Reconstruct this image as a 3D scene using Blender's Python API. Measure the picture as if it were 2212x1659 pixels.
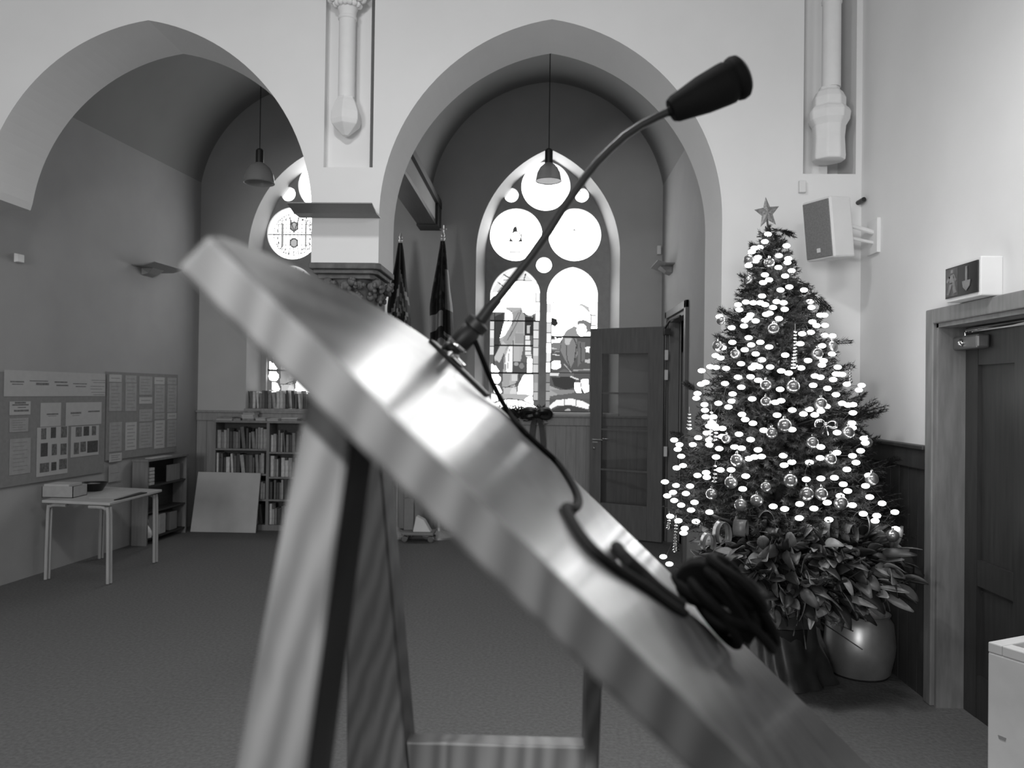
import bpy, bmesh, math, random
import numpy as np
from mathutils import Vector, Matrix, noise

for o in list(bpy.data.objects):
    bpy.data.objects.remove(o)
scene = bpy.context.scene
random.seed(7)
RNG = np.random.default_rng(7)
V = Vector

# ------------------------------------------------------------------ camera
F = 1720.0
W, H = 2212, 1659
EYE = V((0, 0, 1.5))
YAW, PITCH, ROLL = math.radians(1.9), math.radians(0.63), math.radians(0.75)
cam_d = bpy.data.cameras.new('camera')
cam = bpy.data.objects.new('camera', cam_d)
scene.collection.objects.link(cam)
scene.camera = cam
cam_d.sensor_width = 36
cam_d.lens = F / W * 36
cam_d.clip_start = 0.02
cam_d.dof.use_dof = True
cam_d.dof.focus_distance = 2.6
cam_d.dof.aperture_fstop = 6.2
RM = Matrix.Rotation(YAW, 3, 'Z') @ Matrix.Rotation(math.pi / 2 + PITCH, 3, 'X') @ Matrix.Rotation(ROLL, 3, 'Z')
cam.matrix_world = Matrix.Translation(EYE) @ RM.to_4x4()


def ray(px, py):
    return RM @ V(((px - W / 2) / F, -(py - H / 2) / F, -1))


def on_plane(px, py, p0, n):
    d = ray(px, py)
    t = (V(p0) - EYE).dot(V(n)) / d.dot(V(n))
    return EYE + d * t


def at_y(px, py, y):
    return on_plane(px, py, (0, y, 0), (0, 1, 0))


def at_x(px, py, x):
    return on_plane(px, py, (x, 0, 0), (1, 0, 0))


def at_z(px, py, z):
    return on_plane(px, py, (0, 0, z), (0, 0, 1))


# ------------------------------------------------------------------ world, lights, exposure
world = bpy.data.worlds.new('world')
scene.world = world
world.use_nodes = True
world.node_tree.nodes['Background'].inputs[0].default_value = (.5, .5, .5, 1)
world.node_tree.nodes['Background'].inputs[1].default_value = 0.26


def area(name, loc, target, sx, sy, power):
    l = bpy.data.lights.new(name, 'AREA')
    l.shape = 'RECTANGLE'
    l.size, l.size_y, l.energy = sx, sy, power
    o = bpy.data.objects.new(name, l)
    scene.collection.objects.link(o)
    o.location = loc
    o.rotation_euler = (V(target) - V(loc)).to_track_quat('-Z', 'Y').to_euler()
    return o


# daylight through the nave's own windows, in the wall behind the photographer
area('nave_window_light', (0.6, -6.5, 2.3), (0.2, 5, 2.0), 1.8, 2.2, 50)
area('nave_window_light', (-3.4, -6.5, 2.3), (-2.0, 5, 2.0), 1.8, 2.2, 310)
# the nave's hanging lamps, shining downwards
area('nave_pendant_light', (-1.0, 1.7, 4.3), (-1.0, 2.2, 0), .4, .4, 66)
area('nave_pendant_light', (1.1, 2.2, 3.2), (1.1, 2.6, 0), .4, .4, 24)
# narrow unseen spot, added to brighten the upper left of the lectern
sp = bpy.data.lights.new('added_lectern_spot', 'SPOT')
sp.energy, sp.spot_size, sp.spot_blend, sp.shadow_soft_size = 1500, math.radians(8.5), 1.0, .05
so = bpy.data.objects.new('added_lectern_spot', sp)
scene.collection.objects.link(so)
so.location = (-.95, -1.6, 3.3)
so.rotation_euler = (V((-.165, .3, 1.49)) - V(so.location)).to_track_quat('-Z', 'Y').to_euler()
scene.view_settings.view_transform = 'Standard'
scene.view_settings.look = 'None'
scene.view_settings.gamma = 1
scene.view_settings.use_curve_mapping = False
scene.view_settings.exposure = 0.0

# ------------------------------------------------------------------ materials
_m = {}


def mat(name, v, rough=.6, var=.12, scale=8, metal=0, bump=0, stretch=None, spec=.5, coat=0, trans=0):
    if name in _m:
        return _m[name]
    m = bpy.data.materials.new(name)
    m.use_nodes = True
    nt = m.node_tree
    b = nt.nodes['Principled BSDF']
    tc = nt.nodes.new('ShaderNodeTexCoord')
    mp = nt.nodes.new('ShaderNodeMapping')
    if stretch:
        mp.inputs['Scale'].default_value = stretch
    nz = nt.nodes.new('ShaderNodeTexNoise')
    nz.inputs['Scale'].default_value = scale
    nz.inputs['Detail'].default_value = 6
    rp = nt.nodes.new('ShaderNodeValToRGB')
    a, c = max(0, v * (1 - var)), v * (1 + var)
    rp.color_ramp.elements[0].position = .3
    rp.color_ramp.elements[1].position = .7
    rp.color_ramp.elements[0].color = (a, a, a, 1)
    rp.color_ramp.elements[1].color = (c, c, c, 1)
    nt.links.new(tc.outputs['Object'], mp.inputs[0])
    nt.links.new(mp.outputs[0], nz.inputs['Vector'])
    nt.links.new(nz.outputs['Fac'], rp.inputs[0])
    nt.links.new(rp.outputs[0], b.inputs['Base Color'])
    b.inputs['Roughness'].default_value = rough
    b.inputs['Metallic'].default_value = metal
    b.inputs['Specular IOR Level'].default_value = spec
    b.inputs['Coat Weight'].default_value = coat
    b.inputs['Transmission Weight'].default_value = trans
    if bump:
        bp = nt.nodes.new('ShaderNodeBump')
        bp.inputs['Strength'].default_value = bump
        bp.inputs['Distance'].default_value = .01
        nt.links.new(nz.outputs['Fac'], bp.inputs['Height'])
        nt.links.new(bp.outputs[0], b.inputs['Normal'])
    _m[name] = m
    return m


def emit(name, strength, attr=None, v=1.0):
    if name in _m:
        return _m[name]
    m = bpy.data.materials.new(name)
    m.use_nodes = True
    nt = m.node_tree
    nt.nodes.remove(nt.nodes['Principled BSDF'])
    e = nt.nodes.new('ShaderNodeEmission')
    e.inputs[1].default_value = strength
    e.inputs[0].default_value = (v, v, v, 1)
    if attr:
        a = nt.nodes.new('ShaderNodeAttribute')
        a.attribute_name = attr
        nt.links.new(a.outputs['Color'], e.inputs[0])
    nt.links.new(e.outputs[0], nt.nodes['Material Output'].inputs[0])
    _m[name] = m
    return m


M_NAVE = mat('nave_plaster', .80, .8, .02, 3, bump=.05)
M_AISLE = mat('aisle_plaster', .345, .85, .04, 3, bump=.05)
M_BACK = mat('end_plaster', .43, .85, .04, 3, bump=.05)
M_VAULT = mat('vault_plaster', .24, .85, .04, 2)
M_STONE = mat('tracery_stone', .3, .8, .08, 14, bump=.2)
M_REVEAL = mat('reveal_plaster', .42, .6, .06, 4)
M_CARPET = mat('carpet', .14, .95, .16, 55, bump=.4, spec=.1)
M_DADO = mat('dado_wood', .24, .5, .15, 5, stretch=(6, 6, .6))
M_DADOD = mat('dark_dado_wood', .045, .5, .2, 5, stretch=(6, 6, .6))
M_DARKW = mat('dark_timber', .022, .5, .3, 6, stretch=(8, .8, 8))
M_CASING = mat('door_casing_wood', .20, .45, .2, 6, stretch=(5, 5, .7))
M_DOORW = mat('old_door_wood', .035, .4, .25, 6, stretch=(8, 8, .7))
M_LEAF = mat('aisle_door_wood', .12, .45, .15, 6, stretch=(6, 6, .6))
M_COLONN = mat('painted_stone', .83, .7, .03, 10, bump=.1)
M_CAP = mat('carved_stone', .11, .7, .25, 20, bump=.3)
M_WHITE = mat('white_paint', .75, .5, .03, 6)
M_GREYP = mat('grey_plastic', .22, .5, .05, 30)
M_BLACK = mat('black_plastic', .012, .45, .2, 30)
M_RUBBER = mat('black_rubber', .006, .75, .2, 30, spec=.12)
M_CHROME = mat('chrome', .75, .12, .02, 10, metal=1)
M_PAPER = mat('paper', .42, .8, .04, 20)
M_PAPER2 = mat('grey_paper', .32, .8, .08, 20)
M_PAPER3 = mat('faint_print', .24, .8, .15, 60)
M_INK = mat('ink', .06, .8, .3, 60)
M_BOARD = mat('notice_felt', .22, .95, .06, 30)
M_LIGHTW = mat('light_laminate', .42, .45, .06, 10)
M_TABLEW = mat('bent_wood', .36, .4, .12, 10, stretch=(5, 5, .5))
M_SHELFW = mat('shelf_wood', .17, .5, .15, 6, stretch=(6, 6, .6))
M_BRASS = mat('brushed_metal', .6, .36, .2, 6, metal=.75)


def wood_lectern():
    m = bpy.data.materials.new('varnished_oak')
    m.use_nodes = True
    nt = m.node_tree
    b = nt.nodes['Principled BSDF']
    tc = nt.nodes.new('ShaderNodeTexCoord')
    mp = nt.nodes.new('ShaderNodeMapping')
    mp.inputs['Rotation'].default_value = (0, math.radians(-46), 0)
    mp.inputs['Scale'].default_value = (22, 22, 1.6)
    w = nt.nodes.new('ShaderNodeTexWave')
    w.inputs['Scale'].default_value = .9
    w.inputs['Distortion'].default_value = 5
    w.inputs['Detail'].default_value = 3
    rp = nt.nodes.new('ShaderNodeValToRGB')
    rp.color_ramp.elements[0].color = (.040, .040, .040, 1)
    rp.color_ramp.elements[1].color = (.074, .074, .074, 1)
    nt.links.new(tc.outputs['Object'], mp.inputs[0])
    nt.links.new(mp.outputs[0], w.inputs['Vector'])
    nt.links.new(w.outputs['Fac'], rp.inputs[0])
    nt.links.new(rp.outputs[0], b.inputs['Base Color'])
    b.inputs['Roughness'].default_value = .3
    b.inputs['Coat Weight'].default_value = .3
    b.inputs['Coat Roughness'].default_value = .15
    return m


M_OAK = wood_lectern()


# ------------------------------------------------------------------ mesh helpers
def tag(o, label=None, cat=None, group=None, kind=None):
    if label: o['label'] = label
    if cat: o['category'] = cat
    if group: o['group'] = group
    if kind: o['kind'] = kind
    return o


def link(o, parent=None):
    scene.collection.objects.link(o)
    if parent is not None:
        o.parent = parent
    return o


def empty(name, loc, label=None, cat=None, group=None, kind=None):
    o = bpy.data.objects.new(name, None)
    o.empty_display_size = .1
    link(o)
    o.location = V(loc)
    return tag(o, label, cat, group, kind)


def wloc(o):
    p = V((0, 0, 0))
    while o is not None:
        p = p + V(o.location)
        o = o.parent
    return p


class MB:
    def __init__(s):
        s.v, s.f = [], []

    def add(s, vs, fs):
        n = len(s.v)
        s.v += [tuple(x) for x in vs]
        s.f += [tuple(i + n for i in f) for f in fs]
        return s

    def hexa(s, p):  # 8 points: bottom 4 then top 4
        return s.add(p, [(0, 3, 2, 1), (4, 5, 6, 7), (0, 1, 5, 4), (1, 2, 6, 5), (2, 3, 7, 6), (3, 0, 4, 7)])

    def box(s, a, b):
        x0, y0, z0 = a
        x1, y1, z1 = b
        return s.hexa([(x0, y0, z0), (x1, y0, z0), (x1, y1, z0), (x0, y1, z0), (x0, y0, z1), (x1, y0, z1), (x1, y1, z1), (x0, y1, z1)])

    def prism(s, poly, vec):  # poly: 3d points, extruded by vec
        n = len(poly)
        vec = V(vec)
        vs = [V(p) for p in poly] + [V(p) + vec for p in poly]
        fs = [tuple(range(n - 1, -1, -1)), tuple(range(n, 2 * n))]
        fs += [(i, (i + 1) % n, n + (i + 1) % n, n + i) for i in range(n)]
        return s.add(vs, fs)

    def tube(s, pts, r, n=10, caps=True, flat=1.0):
        pts = [V(p) for p in pts]
        rs = r if isinstance(r, (list, tuple)) else [r] * len(pts)
        vs, up = [], None
        for i, p in enumerate(pts):
            a, b = pts[max(i - 1, 0)], pts[min(i + 1, len(pts) - 1)]
            t = (b - a).normalized()
            if up is None:
                up = t.orthogonal().normalized()
            else:
                up = (up - t * up.dot(t))
                up = up.normalized() if up.length > 1e-6 else t.orthogonal().normalized()
            sd = t.cross(up)
            for k in range(n):
                a_ = 2 * math.pi * k / n
                vs.append(p + (up * math.cos(a_) + sd * math.sin(a_) * flat) * rs[i])
        fs = []
        for i in range(len(pts) - 1):
            for k in range(n):
                k2 = (k + 1) % n
                fs.append((i * n + k, i * n + k2, (i + 1) * n + k2, (i + 1) * n + k))
        if caps:
            fs.append(tuple(range(n - 1, -1, -1)))
            fs.append(tuple((len(pts) - 1) * n + k for k in range(n)))
        return s.add(vs, fs)

    def lathe(s, c, prof, n=24, axis=(0, 0, 1), rot=0, closed=False):  # prof: (r, h)
        ax = V(axis).normalized()
        u = ax.orthogonal().normalized()
        if abs(ax.z) > .99:
            u = V((1, 0, 0))
        w = ax.cross(u)
        vs = []
        for r, h in prof:
            for k in range(n):
                a_ = 2 * math.pi * k / n + rot
                vs.append(V(c) + ax * h + (u * math.cos(a_) + w * math.sin(a_)) * max(r, 1e-5))
        fs = []
        for i in range(len(prof) - 1):
            for k in range(n):
                k2 = (k + 1) % n
                fs.append((i * n + k, i * n + k2, (i + 1) * n + k2, (i + 1) * n + k))
        fs.append(tuple(range(n - 1, -1, -1)))
        fs.append(tuple((len(prof) - 1) * n + k for k in range(n)))
        return s.add(vs, fs)

    def ball(s, c, r, n=12, m=8, sq=(1, 1, 1)):
        prof = [(math.sin(math.pi * i / m), -math.cos(math.pi * i / m)) for i in range(m + 1)]
        k0 = len(s.v)
        s.lathe((0, 0, 0), prof, n)
        for i in range(k0, len(s.v)):
            x, y, z = s.v[i]
            s.v[i] = (c[0] + x * r * sq[0], c[1] + y * r * sq[1], c[2] + z * r * sq[2])
        return s

    def build(s, name, m, parent=None, smooth=False, bevel=0, local=False):
        me = bpy.data.meshes.new(name)
        off = V((0, 0, 0)) if (parent is None or local) else wloc(parent)
        me.from_pydata([(x - off.x, y - off.y, z - off.z) for x, y, z in s.v], [], s.f)
        me.materials.append(m)
        bm = bmesh.new()
        bm.from_mesh(me)
        bmesh.ops.recalc_face_normals(bm, faces=bm.faces)
        bm.to_mesh(me)
        bm.free()
        if smooth:
            for p in me.polygons: p.use_smooth = True
        o = bpy.data.objects.new(name, me)
        link(o, parent)
        if bevel:
            md = o.modifiers.new('bevel', 'BEVEL')
            md.width, md.segments, md.limit_method = bevel, 2, 'ANGLE'
        if smooth:
            md = o.modifiers.new('split', 'EDGE_SPLIT')
            md.split_angle = math.radians(38)
        return o


def recentre(o):
    """put a top-level mesh's origin at its base"""
    me = o.data
    n = len(me.vertices)
    co = np.empty(n * 3)
    me.vertices.foreach_get('co', co)
    co = co.reshape(-1, 3)
    c = V(((co[:, 0].min() + co[:, 0].max()) / 2, (co[:, 1].min() + co[:, 1].max()) / 2, co[:, 2].min()))
    co -= np.array(c)
    me.vertices.foreach_set('co', co.ravel())
    me.update()
    o.location = V(o.location) + c
    return o


def plate(outer, holes, thick, to3d, bev=0):
    """flat plate with holes; outer/holes lists of (u,v); to3d(u,v,w) -> xyz with w in 0..thick; returns MB"""
    cu = bpy.data.curves.new('tmp', 'CURVE')
    cu.dimensions = '2D'
    cu.fill_mode = 'BOTH'
    cu.extrude = thick / 2
    cu.resolution_u = 1
    for poly in [outer] + holes:
        sp = cu.splines.new('POLY')
        sp.points.add(len(poly) - 1)
        for i, (a, b) in enumerate(poly):
            sp.points[i].co = (a, b, 0, 1)
        sp.use_cyclic_u = True
    o = bpy.data.objects.new('tmp', cu)
    me = bpy.data.meshes.new_from_object(o)
    mb = MB()
    mb.v = [tuple(to3d(v.co.x, v.co.y, v.co.z + thick / 2)) for v in me.vertices]
    mb.f = [tuple(p.vertices) for p in me.polygons]
    bpy.data.objects.remove(o)
    bpy.data.curves.remove(cu)
    bpy.data.meshes.remove(me)
    return mb


def arch(cx, half, zs, rise, n=28, full=True):
    """pointed arch from the right spring over the apex to the left spring"""
    c = (rise * rise - half * half) / (2 * half)
    R = half + c
    a1 = math.asin(min(1, rise / R))
    right = [(cx - c + R * math.cos(a1 * i / n), zs + R * math.sin(a1 * i / n)) for i in range(n + 1)]
    left = [(2 * cx - x, z) for x, z in reversed(right[:-1])]
    return right + left


def circ(cx, cz, r, n=40):
    return [(cx + r * math.cos(2 * math.pi * k / n), cz + r * math.sin(2 * math.pi * k / n)) for k in range(n)]


# ------------------------------------------------------------------ the shell
YF, YB, YE = 4.94, 5.44, 8.70      # arcade front, arcade back, end wall
XV, XR, XN = -1.21, 1.33, 1.965      # valley between bays, aisle right wall, nave right wall
ZS, ZA = 2.59, 3.83                # arch spring and apex
RC, LC, HALF = .055, -2.50, 1.065
WALL_L = ((-3.77, 8.70), (-4.01, 5.97))


def xl(y):
    (x0, y0), (x1, y1) = WALL_L
    return x0 + (x1 - x0) * (y - y0) / (y1 - y0)


LDIR = V((WALL_L[0][0] - WALL_L[1][0], WALL_L[0][1] - WALL_L[1][1], 0)).normalized()
LNRM = V((LDIR.y, -LDIR.x, 0))


def on_left(px, py, off=0.0):
    return on_plane(px, py, V((WALL_L[0][0], WALL_L[0][1], 0)) + LNRM * off, LNRM)


MB().box((-7, -4, -.1), (4, 9.3, 0)).build('floor', M_CARPET)['kind'] = 'structure'

archR = arch(RC, HALF, ZS, ZA - ZS)
archL = arch(LC, HALF, ZS, ZA - ZS)
out = [(-7, 0), (-4.12, 0), (-4.12, 2.73), (LC - HALF, 2.73)] + [q for q in reversed(archL) if q[0] > LC or q[1] > 2.74] + \
      [(LC + HALF, 2.30), (RC - HALF, 2.30)] + list(reversed(archR)) + \
      [(RC + HALF, 0), (2.45, 0), (2.45, 6.2), (-7, 6.2)]
nicheL = [(-1.365, 2.90), (-1.055, 2.90), (-1.055, 6.0), (-1.365, 6.0)]
nicheR = [(1.61, 2.87), (1.93, 2.87), (1.93, 6.0), (1.61, 6.0)]
mb = plate(out, [nicheL, nicheR], YB - YF, lambda u, v, w: (u, YF + w, v))
mb.box((-1.39, YF + .06, 2.85), (-1.088, YF + .3, 6.1)).box((-1.09, YF + .3, 2.85), (-1.03, YF + .4, 6.1))
mb.box((1.59, YF + .12, 2.82), (1.80, YF + .3, 6.1)).box((1.798, YF + .3, 2.82), (1.95, YF + .4, 6.1))
o = mb.build('wall_arcade', M_NAVE)
o['kind'] = 'structure'

# end wall with the two window openings
WC = [.085, -2.445]        # window centres on the end wall
WH, WSILL, WSPR = .785, 1.27, 3.02
WRISE = at_y(1182, 322, YE).z - WSPR
wo = [[(x, z) for x, z in arch(c, WH, WSPR, WRISE)] + [(c - WH, WSILL), (c + WH, WSILL)] for c in WC]
mb = plate([(-4.3, 0), (1.6, 0), (1.6, 6.2), (-4.3, 6.2)], wo, .5, lambda u, v, w: (u, YE + w, v))
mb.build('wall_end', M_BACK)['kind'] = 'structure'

# left aisle wall
p0, p1 = V((xl(YF + .1), YF + .1, 0)), V((xl(YE + .05), YE + .05, 0))
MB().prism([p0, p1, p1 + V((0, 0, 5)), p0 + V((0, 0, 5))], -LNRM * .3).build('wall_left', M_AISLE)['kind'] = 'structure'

# right aisle wall with the door opening
DY0, DY1, DZ = 7.20, 8.22, 2.28
mb = plate([(YB, -.08), (YE, -.08), (YE, 4.2), (YB, 4.2)], [[(DY0, -.06), (DY1, -.06), (DY1, DZ), (DY0, DZ)]], .35,
           lambda u, v, w: (XR + w, u, v))
mb.build('wall_aisle_right', M_AISLE)['kind'] = 'structure'

# nave right wall with door opening
NY0, NY1, NZ = 3.02, 3.962, 1.865
mb = plate([(-3, -.08), (YF, -.08), (YF, 6.2), (-3, 6.2)], [[(NY0, -.06), (NY1, -.06), (NY1, NZ), (NY0, NZ)]], .35,
           lambda u, v, w: (XN + w, u, v))
mb.build('wall_right', M_NAVE)['kind'] = 'structure'


# vaults
def vault(name, xa0, xb0, xa1, xb1, zs, rise):
    n = 24
    mb = MB()
    rows = []
    for (xa, xb, y) in ((xa0, xb0, YB - .02), (xa1, xb1, YE + .02)):
        pts = arch((xa + xb) / 2, (xb - xa) / 2, zs, rise, n)
        rows.append([(x, y, z) for x, z in pts])
    k = len(rows[0])
    up = (0, 0, .12)
    vs = rows[0] + rows[1] + [(x, y, z + .15) for x, y, z in rows[0]] + [(x, y, z + .15) for x, y, z in rows[1]]
    fs = [(i, i + 1, k + i + 1, k + i) for i in range(k - 1)] + [(2 * k + i, 3 * k + i, 3 * k + i + 1, 2 * k + i + 1) for i in range(k - 1)]
    mb.add(vs, fs)
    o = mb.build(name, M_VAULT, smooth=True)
    o['kind'] = 'structure'


vault('ceiling', XV, XR + .02, XV, XR + .02, 3.55, 1.36)
vault('ceiling', xl(YB) - .02, XV, xl(YE) - .02, XV, 3.55, 1.36)

# timber wall plate in the valley
b = empty('trim_1', (XV, 7, 3.3), kind='structure')
MB().box((XV - .09, YB, 3.30), (XV + .09, YE, 3.52)).build('timber_beam', M_AISLE, b)
MB().box((XV - .1, YB, 3.28), (XV + .095, YE, 3.325)).box((XV + .06, YB, 3.505), (XV + .125, YE, 3.575)).box((XV - .12, YB, 3.5), (XV + .06, YE, 3.7)).box((XV - .11, YE - .28, 3.27), (XV + .12, YE - .0, 3.6)).build('dark_moulding', M_DARKW, b)


# dados
def boards(mb, x0, x1, y, z0, z1, w=.11, d=.02):
    x = x0
    while x < x1 - .005:
        xe = min(x + w - .006, x1)
        mb.box((x, y - d, z0), (xe, y, z1))
        x += w
    mb.box((x0, y - d + .008, z0), (x1, y, z1))


d = empty('trim_2', (-1, YE, 0), kind='structure')
mb = MB()
boards(mb, xl(YE) + .01, XR, YE, 0, 1.16)
mb.build('dado_boards', M_DADO, d)
MB().box((xl(YE) + .01, YE - .045, 1.15), (XR, YE, 1.255)).box((xl(YE) + .01, YE - .07, 1.24), (XR, YE, 1.262)).build('dado_rail', M_DADO, d, bevel=.006)
d = empty('trim_3', (1.97, 4.5, 0), kind='structure')
mb = MB()
y = NY1 + .075
while y < YF - .03:
    mb.box((XN - .02, y, 0), (XN, min(y + .10, YF), 1.16))
    y += .106
mb.box((XN - .012, NY1 + .075, 0), (XN, YF, 1.16))
boards(mb, 1.3, XN - .02, YF, 0, 1.16)
mb.build('dado_boards', M_DADOD, d)
MB().box((XN - .035, NY1 + .075, 1.14), (XN, YF, 1.25)).box((XN - .05, NY1 + .075, 1.24), (XN, YF, 1.262)).box((1.3, YF - .035, 1.14), (XN, YF, 1.262)).build('dado_rail', M_DADOD, d, bevel=.005)

# ------------------------------------------------------------------ stained glass windows
YG = YE + .27


def lead_paint(img, x0, y0, sc, items):
    """img float array painted in crop pixels; items: ('p',pts,val) ('l',pts,val,w) ('e',cx,cy,rx,ry,val)"""
    h, w = img.shape
    jj, ii = np.meshgrid(np.arange(w), np.arange(h))
    X = x0 + (jj + .5) * sc
    Y = y0 + (ii + .5) * sc
    for it in items:
        if it[0] == 'p':
            pts = it[1]
            ins = np.zeros(img.shape, bool)
            n = len(pts)
            for k in range(n):
                (xa, ya), (xb, yb) = pts[k], pts[(k + 1) % n]
                if ya == yb: continue
                c = ((ya > Y) != (yb > Y)) & (X < (xb - xa) * (Y - ya) / (yb - ya) + xa)
                ins ^= c
            img[ins] = it[2]
        elif it[0] == 'l':
            pts, val, wd = it[1:]
            for (xa, ya), (xb, yb) in zip(pts[:-1], pts[1:]):
                L = max(1e-6, (xb - xa) ** 2 + (yb - ya) ** 2)
                t = np.clip(((X - xa) * (xb - xa) + (Y - ya) * (yb - ya)) / L, 0, 1)
                dd = np.hypot(X - xa - t * (xb - xa), Y - ya - t * (yb - ya))
                img[dd < wd] = val
        elif it[0] == 'e':
            cx, cy, rx, ry, val = it[1:]
            img[((X - cx) / rx) ** 2 + ((Y - cy) / ry) ** 2 < 1] = val


CS = 4.879


def c2p(cx, cy):      # coordinates in the enlarged detail -> picture pixels
    return 1020 + cx / CS, 560 + cy / CS


def glass_mesh(mb_list, x0, x1, y0, y1, sc, items, base):
    w, h = int((x1 - x0) / sc), int((y1 - y0) / sc)
    img = np.full((h, w), base, float)
    lead_paint(img, x0, y0, sc, items)
    P = [at_y(*c2p(x0, y0), YG), at_y(*c2p(x1, y0), YG), at_y(*c2p(x0, y1), YG)]
    xs = np.linspace(P[0].x, P[1].x, w + 1)
    zs = np.linspace(P[0].z, P[2].z, h + 1)
    mb_list.append((xs, zs, img))


def seg_border(x0, x1, y0, y1, n, off=0, v=.55):
    it = []
    for k in range(n):
        a = y0 + (y1 - y0) * k / n
        b_ = y0 + (y1 - y0) * (k + 1) / n
        it.append(('p', [(x0, a + 3), (x1, a + 3), (x1, b_ - 2), (x0, b_ - 2)], v * (0.75 + .45 * ((k * 7 + off) % 5) / 4)))
        it.append(('l', [(x0, b_), (x1, b_)], .03, 3))
    return it


glass = []
# left light: robed figure under a canopy of pale sky
L = [('p', [(190, 540), (712, 540), (712, 1600), (190, 1600)], .12),
     ('p', [(190, 330), (712, 330), (712, 560), (190, 560)], 1.6),
     ('p', [(200, 350), (330, 150), (450, 95), (560, 150), (650, 240), (700, 350)], .75),
     ('p', [(270, 240), (380, 130), (470, 100), (400, 230), (330, 330)], .9),
     ('l', [(270, 240), (350, 300)], .03, 5), ('l', [(330, 160), (420, 210)], .03, 5), ('l', [(330, 215), (660, 225)], .2, 4),
     ('l', [(480, 110), (470, 220)], .03, 5), ('l', [(560, 150), (540, 225)], .03, 5),
     ('p', [(380, 230), (665, 225), (665, 560), (240, 560), (240, 400)], 1.8),
     ('e', 450, 400, 85, 95, 2.4), ('e', 450, 400, 52, 66, 1.6),
     ('l', [(400, 300), (660, 290)], .6, 3), ('l', [(520, 400), (600, 420)], .3, 4), ('l', [(510, 490), (580, 490)], .08, 6),
     # dark ground either side
     ('p', [(245, 600), (340, 560), (330, 760), (250, 1060), (245, 700)], .05),
     ('p', [(555, 600), (640, 600), (640, 800), (560, 800)], .035),
     ('p', [(560, 560), (660, 540), (650, 610), (590, 600)], .3),
     ('e', 610, 530, 60, 55, 1.7),
     # robe
     ('p', [(360, 500), (520, 500), (560, 620), (550, 900), (500, 1180), (460, 1340), (330, 1340), (350, 1000), (300, 850), (340, 640)], .42),
     ('p', [(355, 520), (420, 560), (440, 640), (350, 800), (300, 830), (350, 640)], 1.3),
     ('p', [(430, 560), (520, 520), (560, 600), (470, 760), (430, 880), (260, 1080), (240, 1050), (340, 830), (420, 700)], .34),
     ('p', [(240, 1040), (300, 1090), (380, 900), (330, 860)], .5),
     ('p', [(400, 900), (440, 900), (440, 1180), (370, 1200), (350, 1050)], .85),
     ('p', [(445, 905), (505, 905), (505, 1060), (445, 1070)], .45),
     ('p', [(470, 660), (545, 660), (545, 770), (480, 770)], .35), ('p', [(460, 775), (550, 775), (550, 880), (455, 880)], .3),
     ('p', [(440, 1070), (590, 1080), (580, 1190), (440, 1190)], .09),
     ('e', 475, 1100, 22, 22, .35), ('e', 530, 1120, 26, 30, .22),
     ('l', [(420, 540), (380, 660), (330, 800)], .1, 3), ('l', [(520, 530), (470, 680), (380, 850)], .1, 4), ('l', [(490, 560), (420, 700)], .12, 3),
     ('l', [(350, 1000), (370, 1200)], .1, 3), ('l', [(440, 860), (440, 1180)], .05, 4), ('l', [(400, 950), (385, 1150)], .25, 3),
     ('p', [(345, 1200), (420, 1200), (400, 1330), (330, 1340)], .35), ('p', [(430, 1210), (490, 1210), (490, 1280), (430, 1280)], .6),
     # column beside the figure
     ('p', [(565, 800), (610, 800), (630, 1000), (640, 1180), (590, 1180), (590, 1040), (565, 1000)], .75),
     ('l', [(565, 850), (625, 850)], .05, 4), ('l', [(565, 905), (630, 905)], .05, 4), ('l', [(570, 960), (630, 960)], .05, 4), ('l', [(575, 1010), (635, 1010)], .1, 4),
     ('p', [(590, 1045), (650, 1045), (650, 1190), (585, 1190)], 1.3), ('l', [(585, 1090), (650, 1090)], .15, 4),
     ('p', [(580, 690), (615, 690), (610, 780), (580, 780)], .5),
     # foreground rocks and pale shapes
     ('p', [(215, 1100), (260, 1120), (300, 1180), (260, 1200), (215, 1190)], 2), ('e', 262, 1262, 52, 50, 2.0),
     ('p', [(215, 1210), (290, 1210), (280, 1230), (215, 1230)], 1.2),
     ('p', [(245, 1320), (300, 1330), (330, 1390), (300, 1440), (245, 1400)], 1.2),
     ('p', [(535, 1250), (650, 1250), (650, 1420), (490, 1420), (500, 1330)], 2.0), ('p', [(560, 1210), (650, 1210), (650, 1250), (530, 1250)], 1.0),
     ('p', [(340, 1350), (480, 1340), (480, 1440), (350, 1460)], .5), ('e', 450, 1400, 35, 50, .65),
     ('p', [(215, 1410), (650, 1420), (650, 1500), (215, 1500)], .42), ('p', [(560, 1470), (640, 1420), (660, 1520), (600, 1520)], 1.4),
     ('p', [(220, 1420), (290, 1420), (290, 1500), (220, 1500)], 1.4),
     ('p', [(240, 1530), (330, 1480), (450, 1470), (600, 1490), (700, 1560), (240, 1600)], .95), ('l', [(260, 1500), (400, 1465), (540, 1480), (640, 1520)], .1, 5),
     ('l', [(380, 1480), (380, 1550)], .1, 4), ('l', [(500, 1480), (500, 1560)], .1, 4),
     ('l', [(500, 1190), (520, 1290), (360, 1350)], .05, 4),
     ('l', [(190, 645), (712, 645)], .01, 8), ('l', [(190, 905), (712, 905)], .02, 5), ('l', [(190, 1195), (712, 1195)], .01, 7)]
L += seg_border(190, 238, 655, 1005, 4, 1, .7) + seg_border(648, 700, 655, 1190, 6, 2, .6) + seg_border(655, 700, 1200, 1480, 3, 0, .4) + seg_border(668, 712, 255, 640, 4, 3, 1.2)
L += [('l', [(243, 560), (243, 1190)], .02, 4), ('l', [(645, 560), (645, 1190)], .02, 4), ('l', [(668, 250), (668, 640)], .2, 3)]
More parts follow.
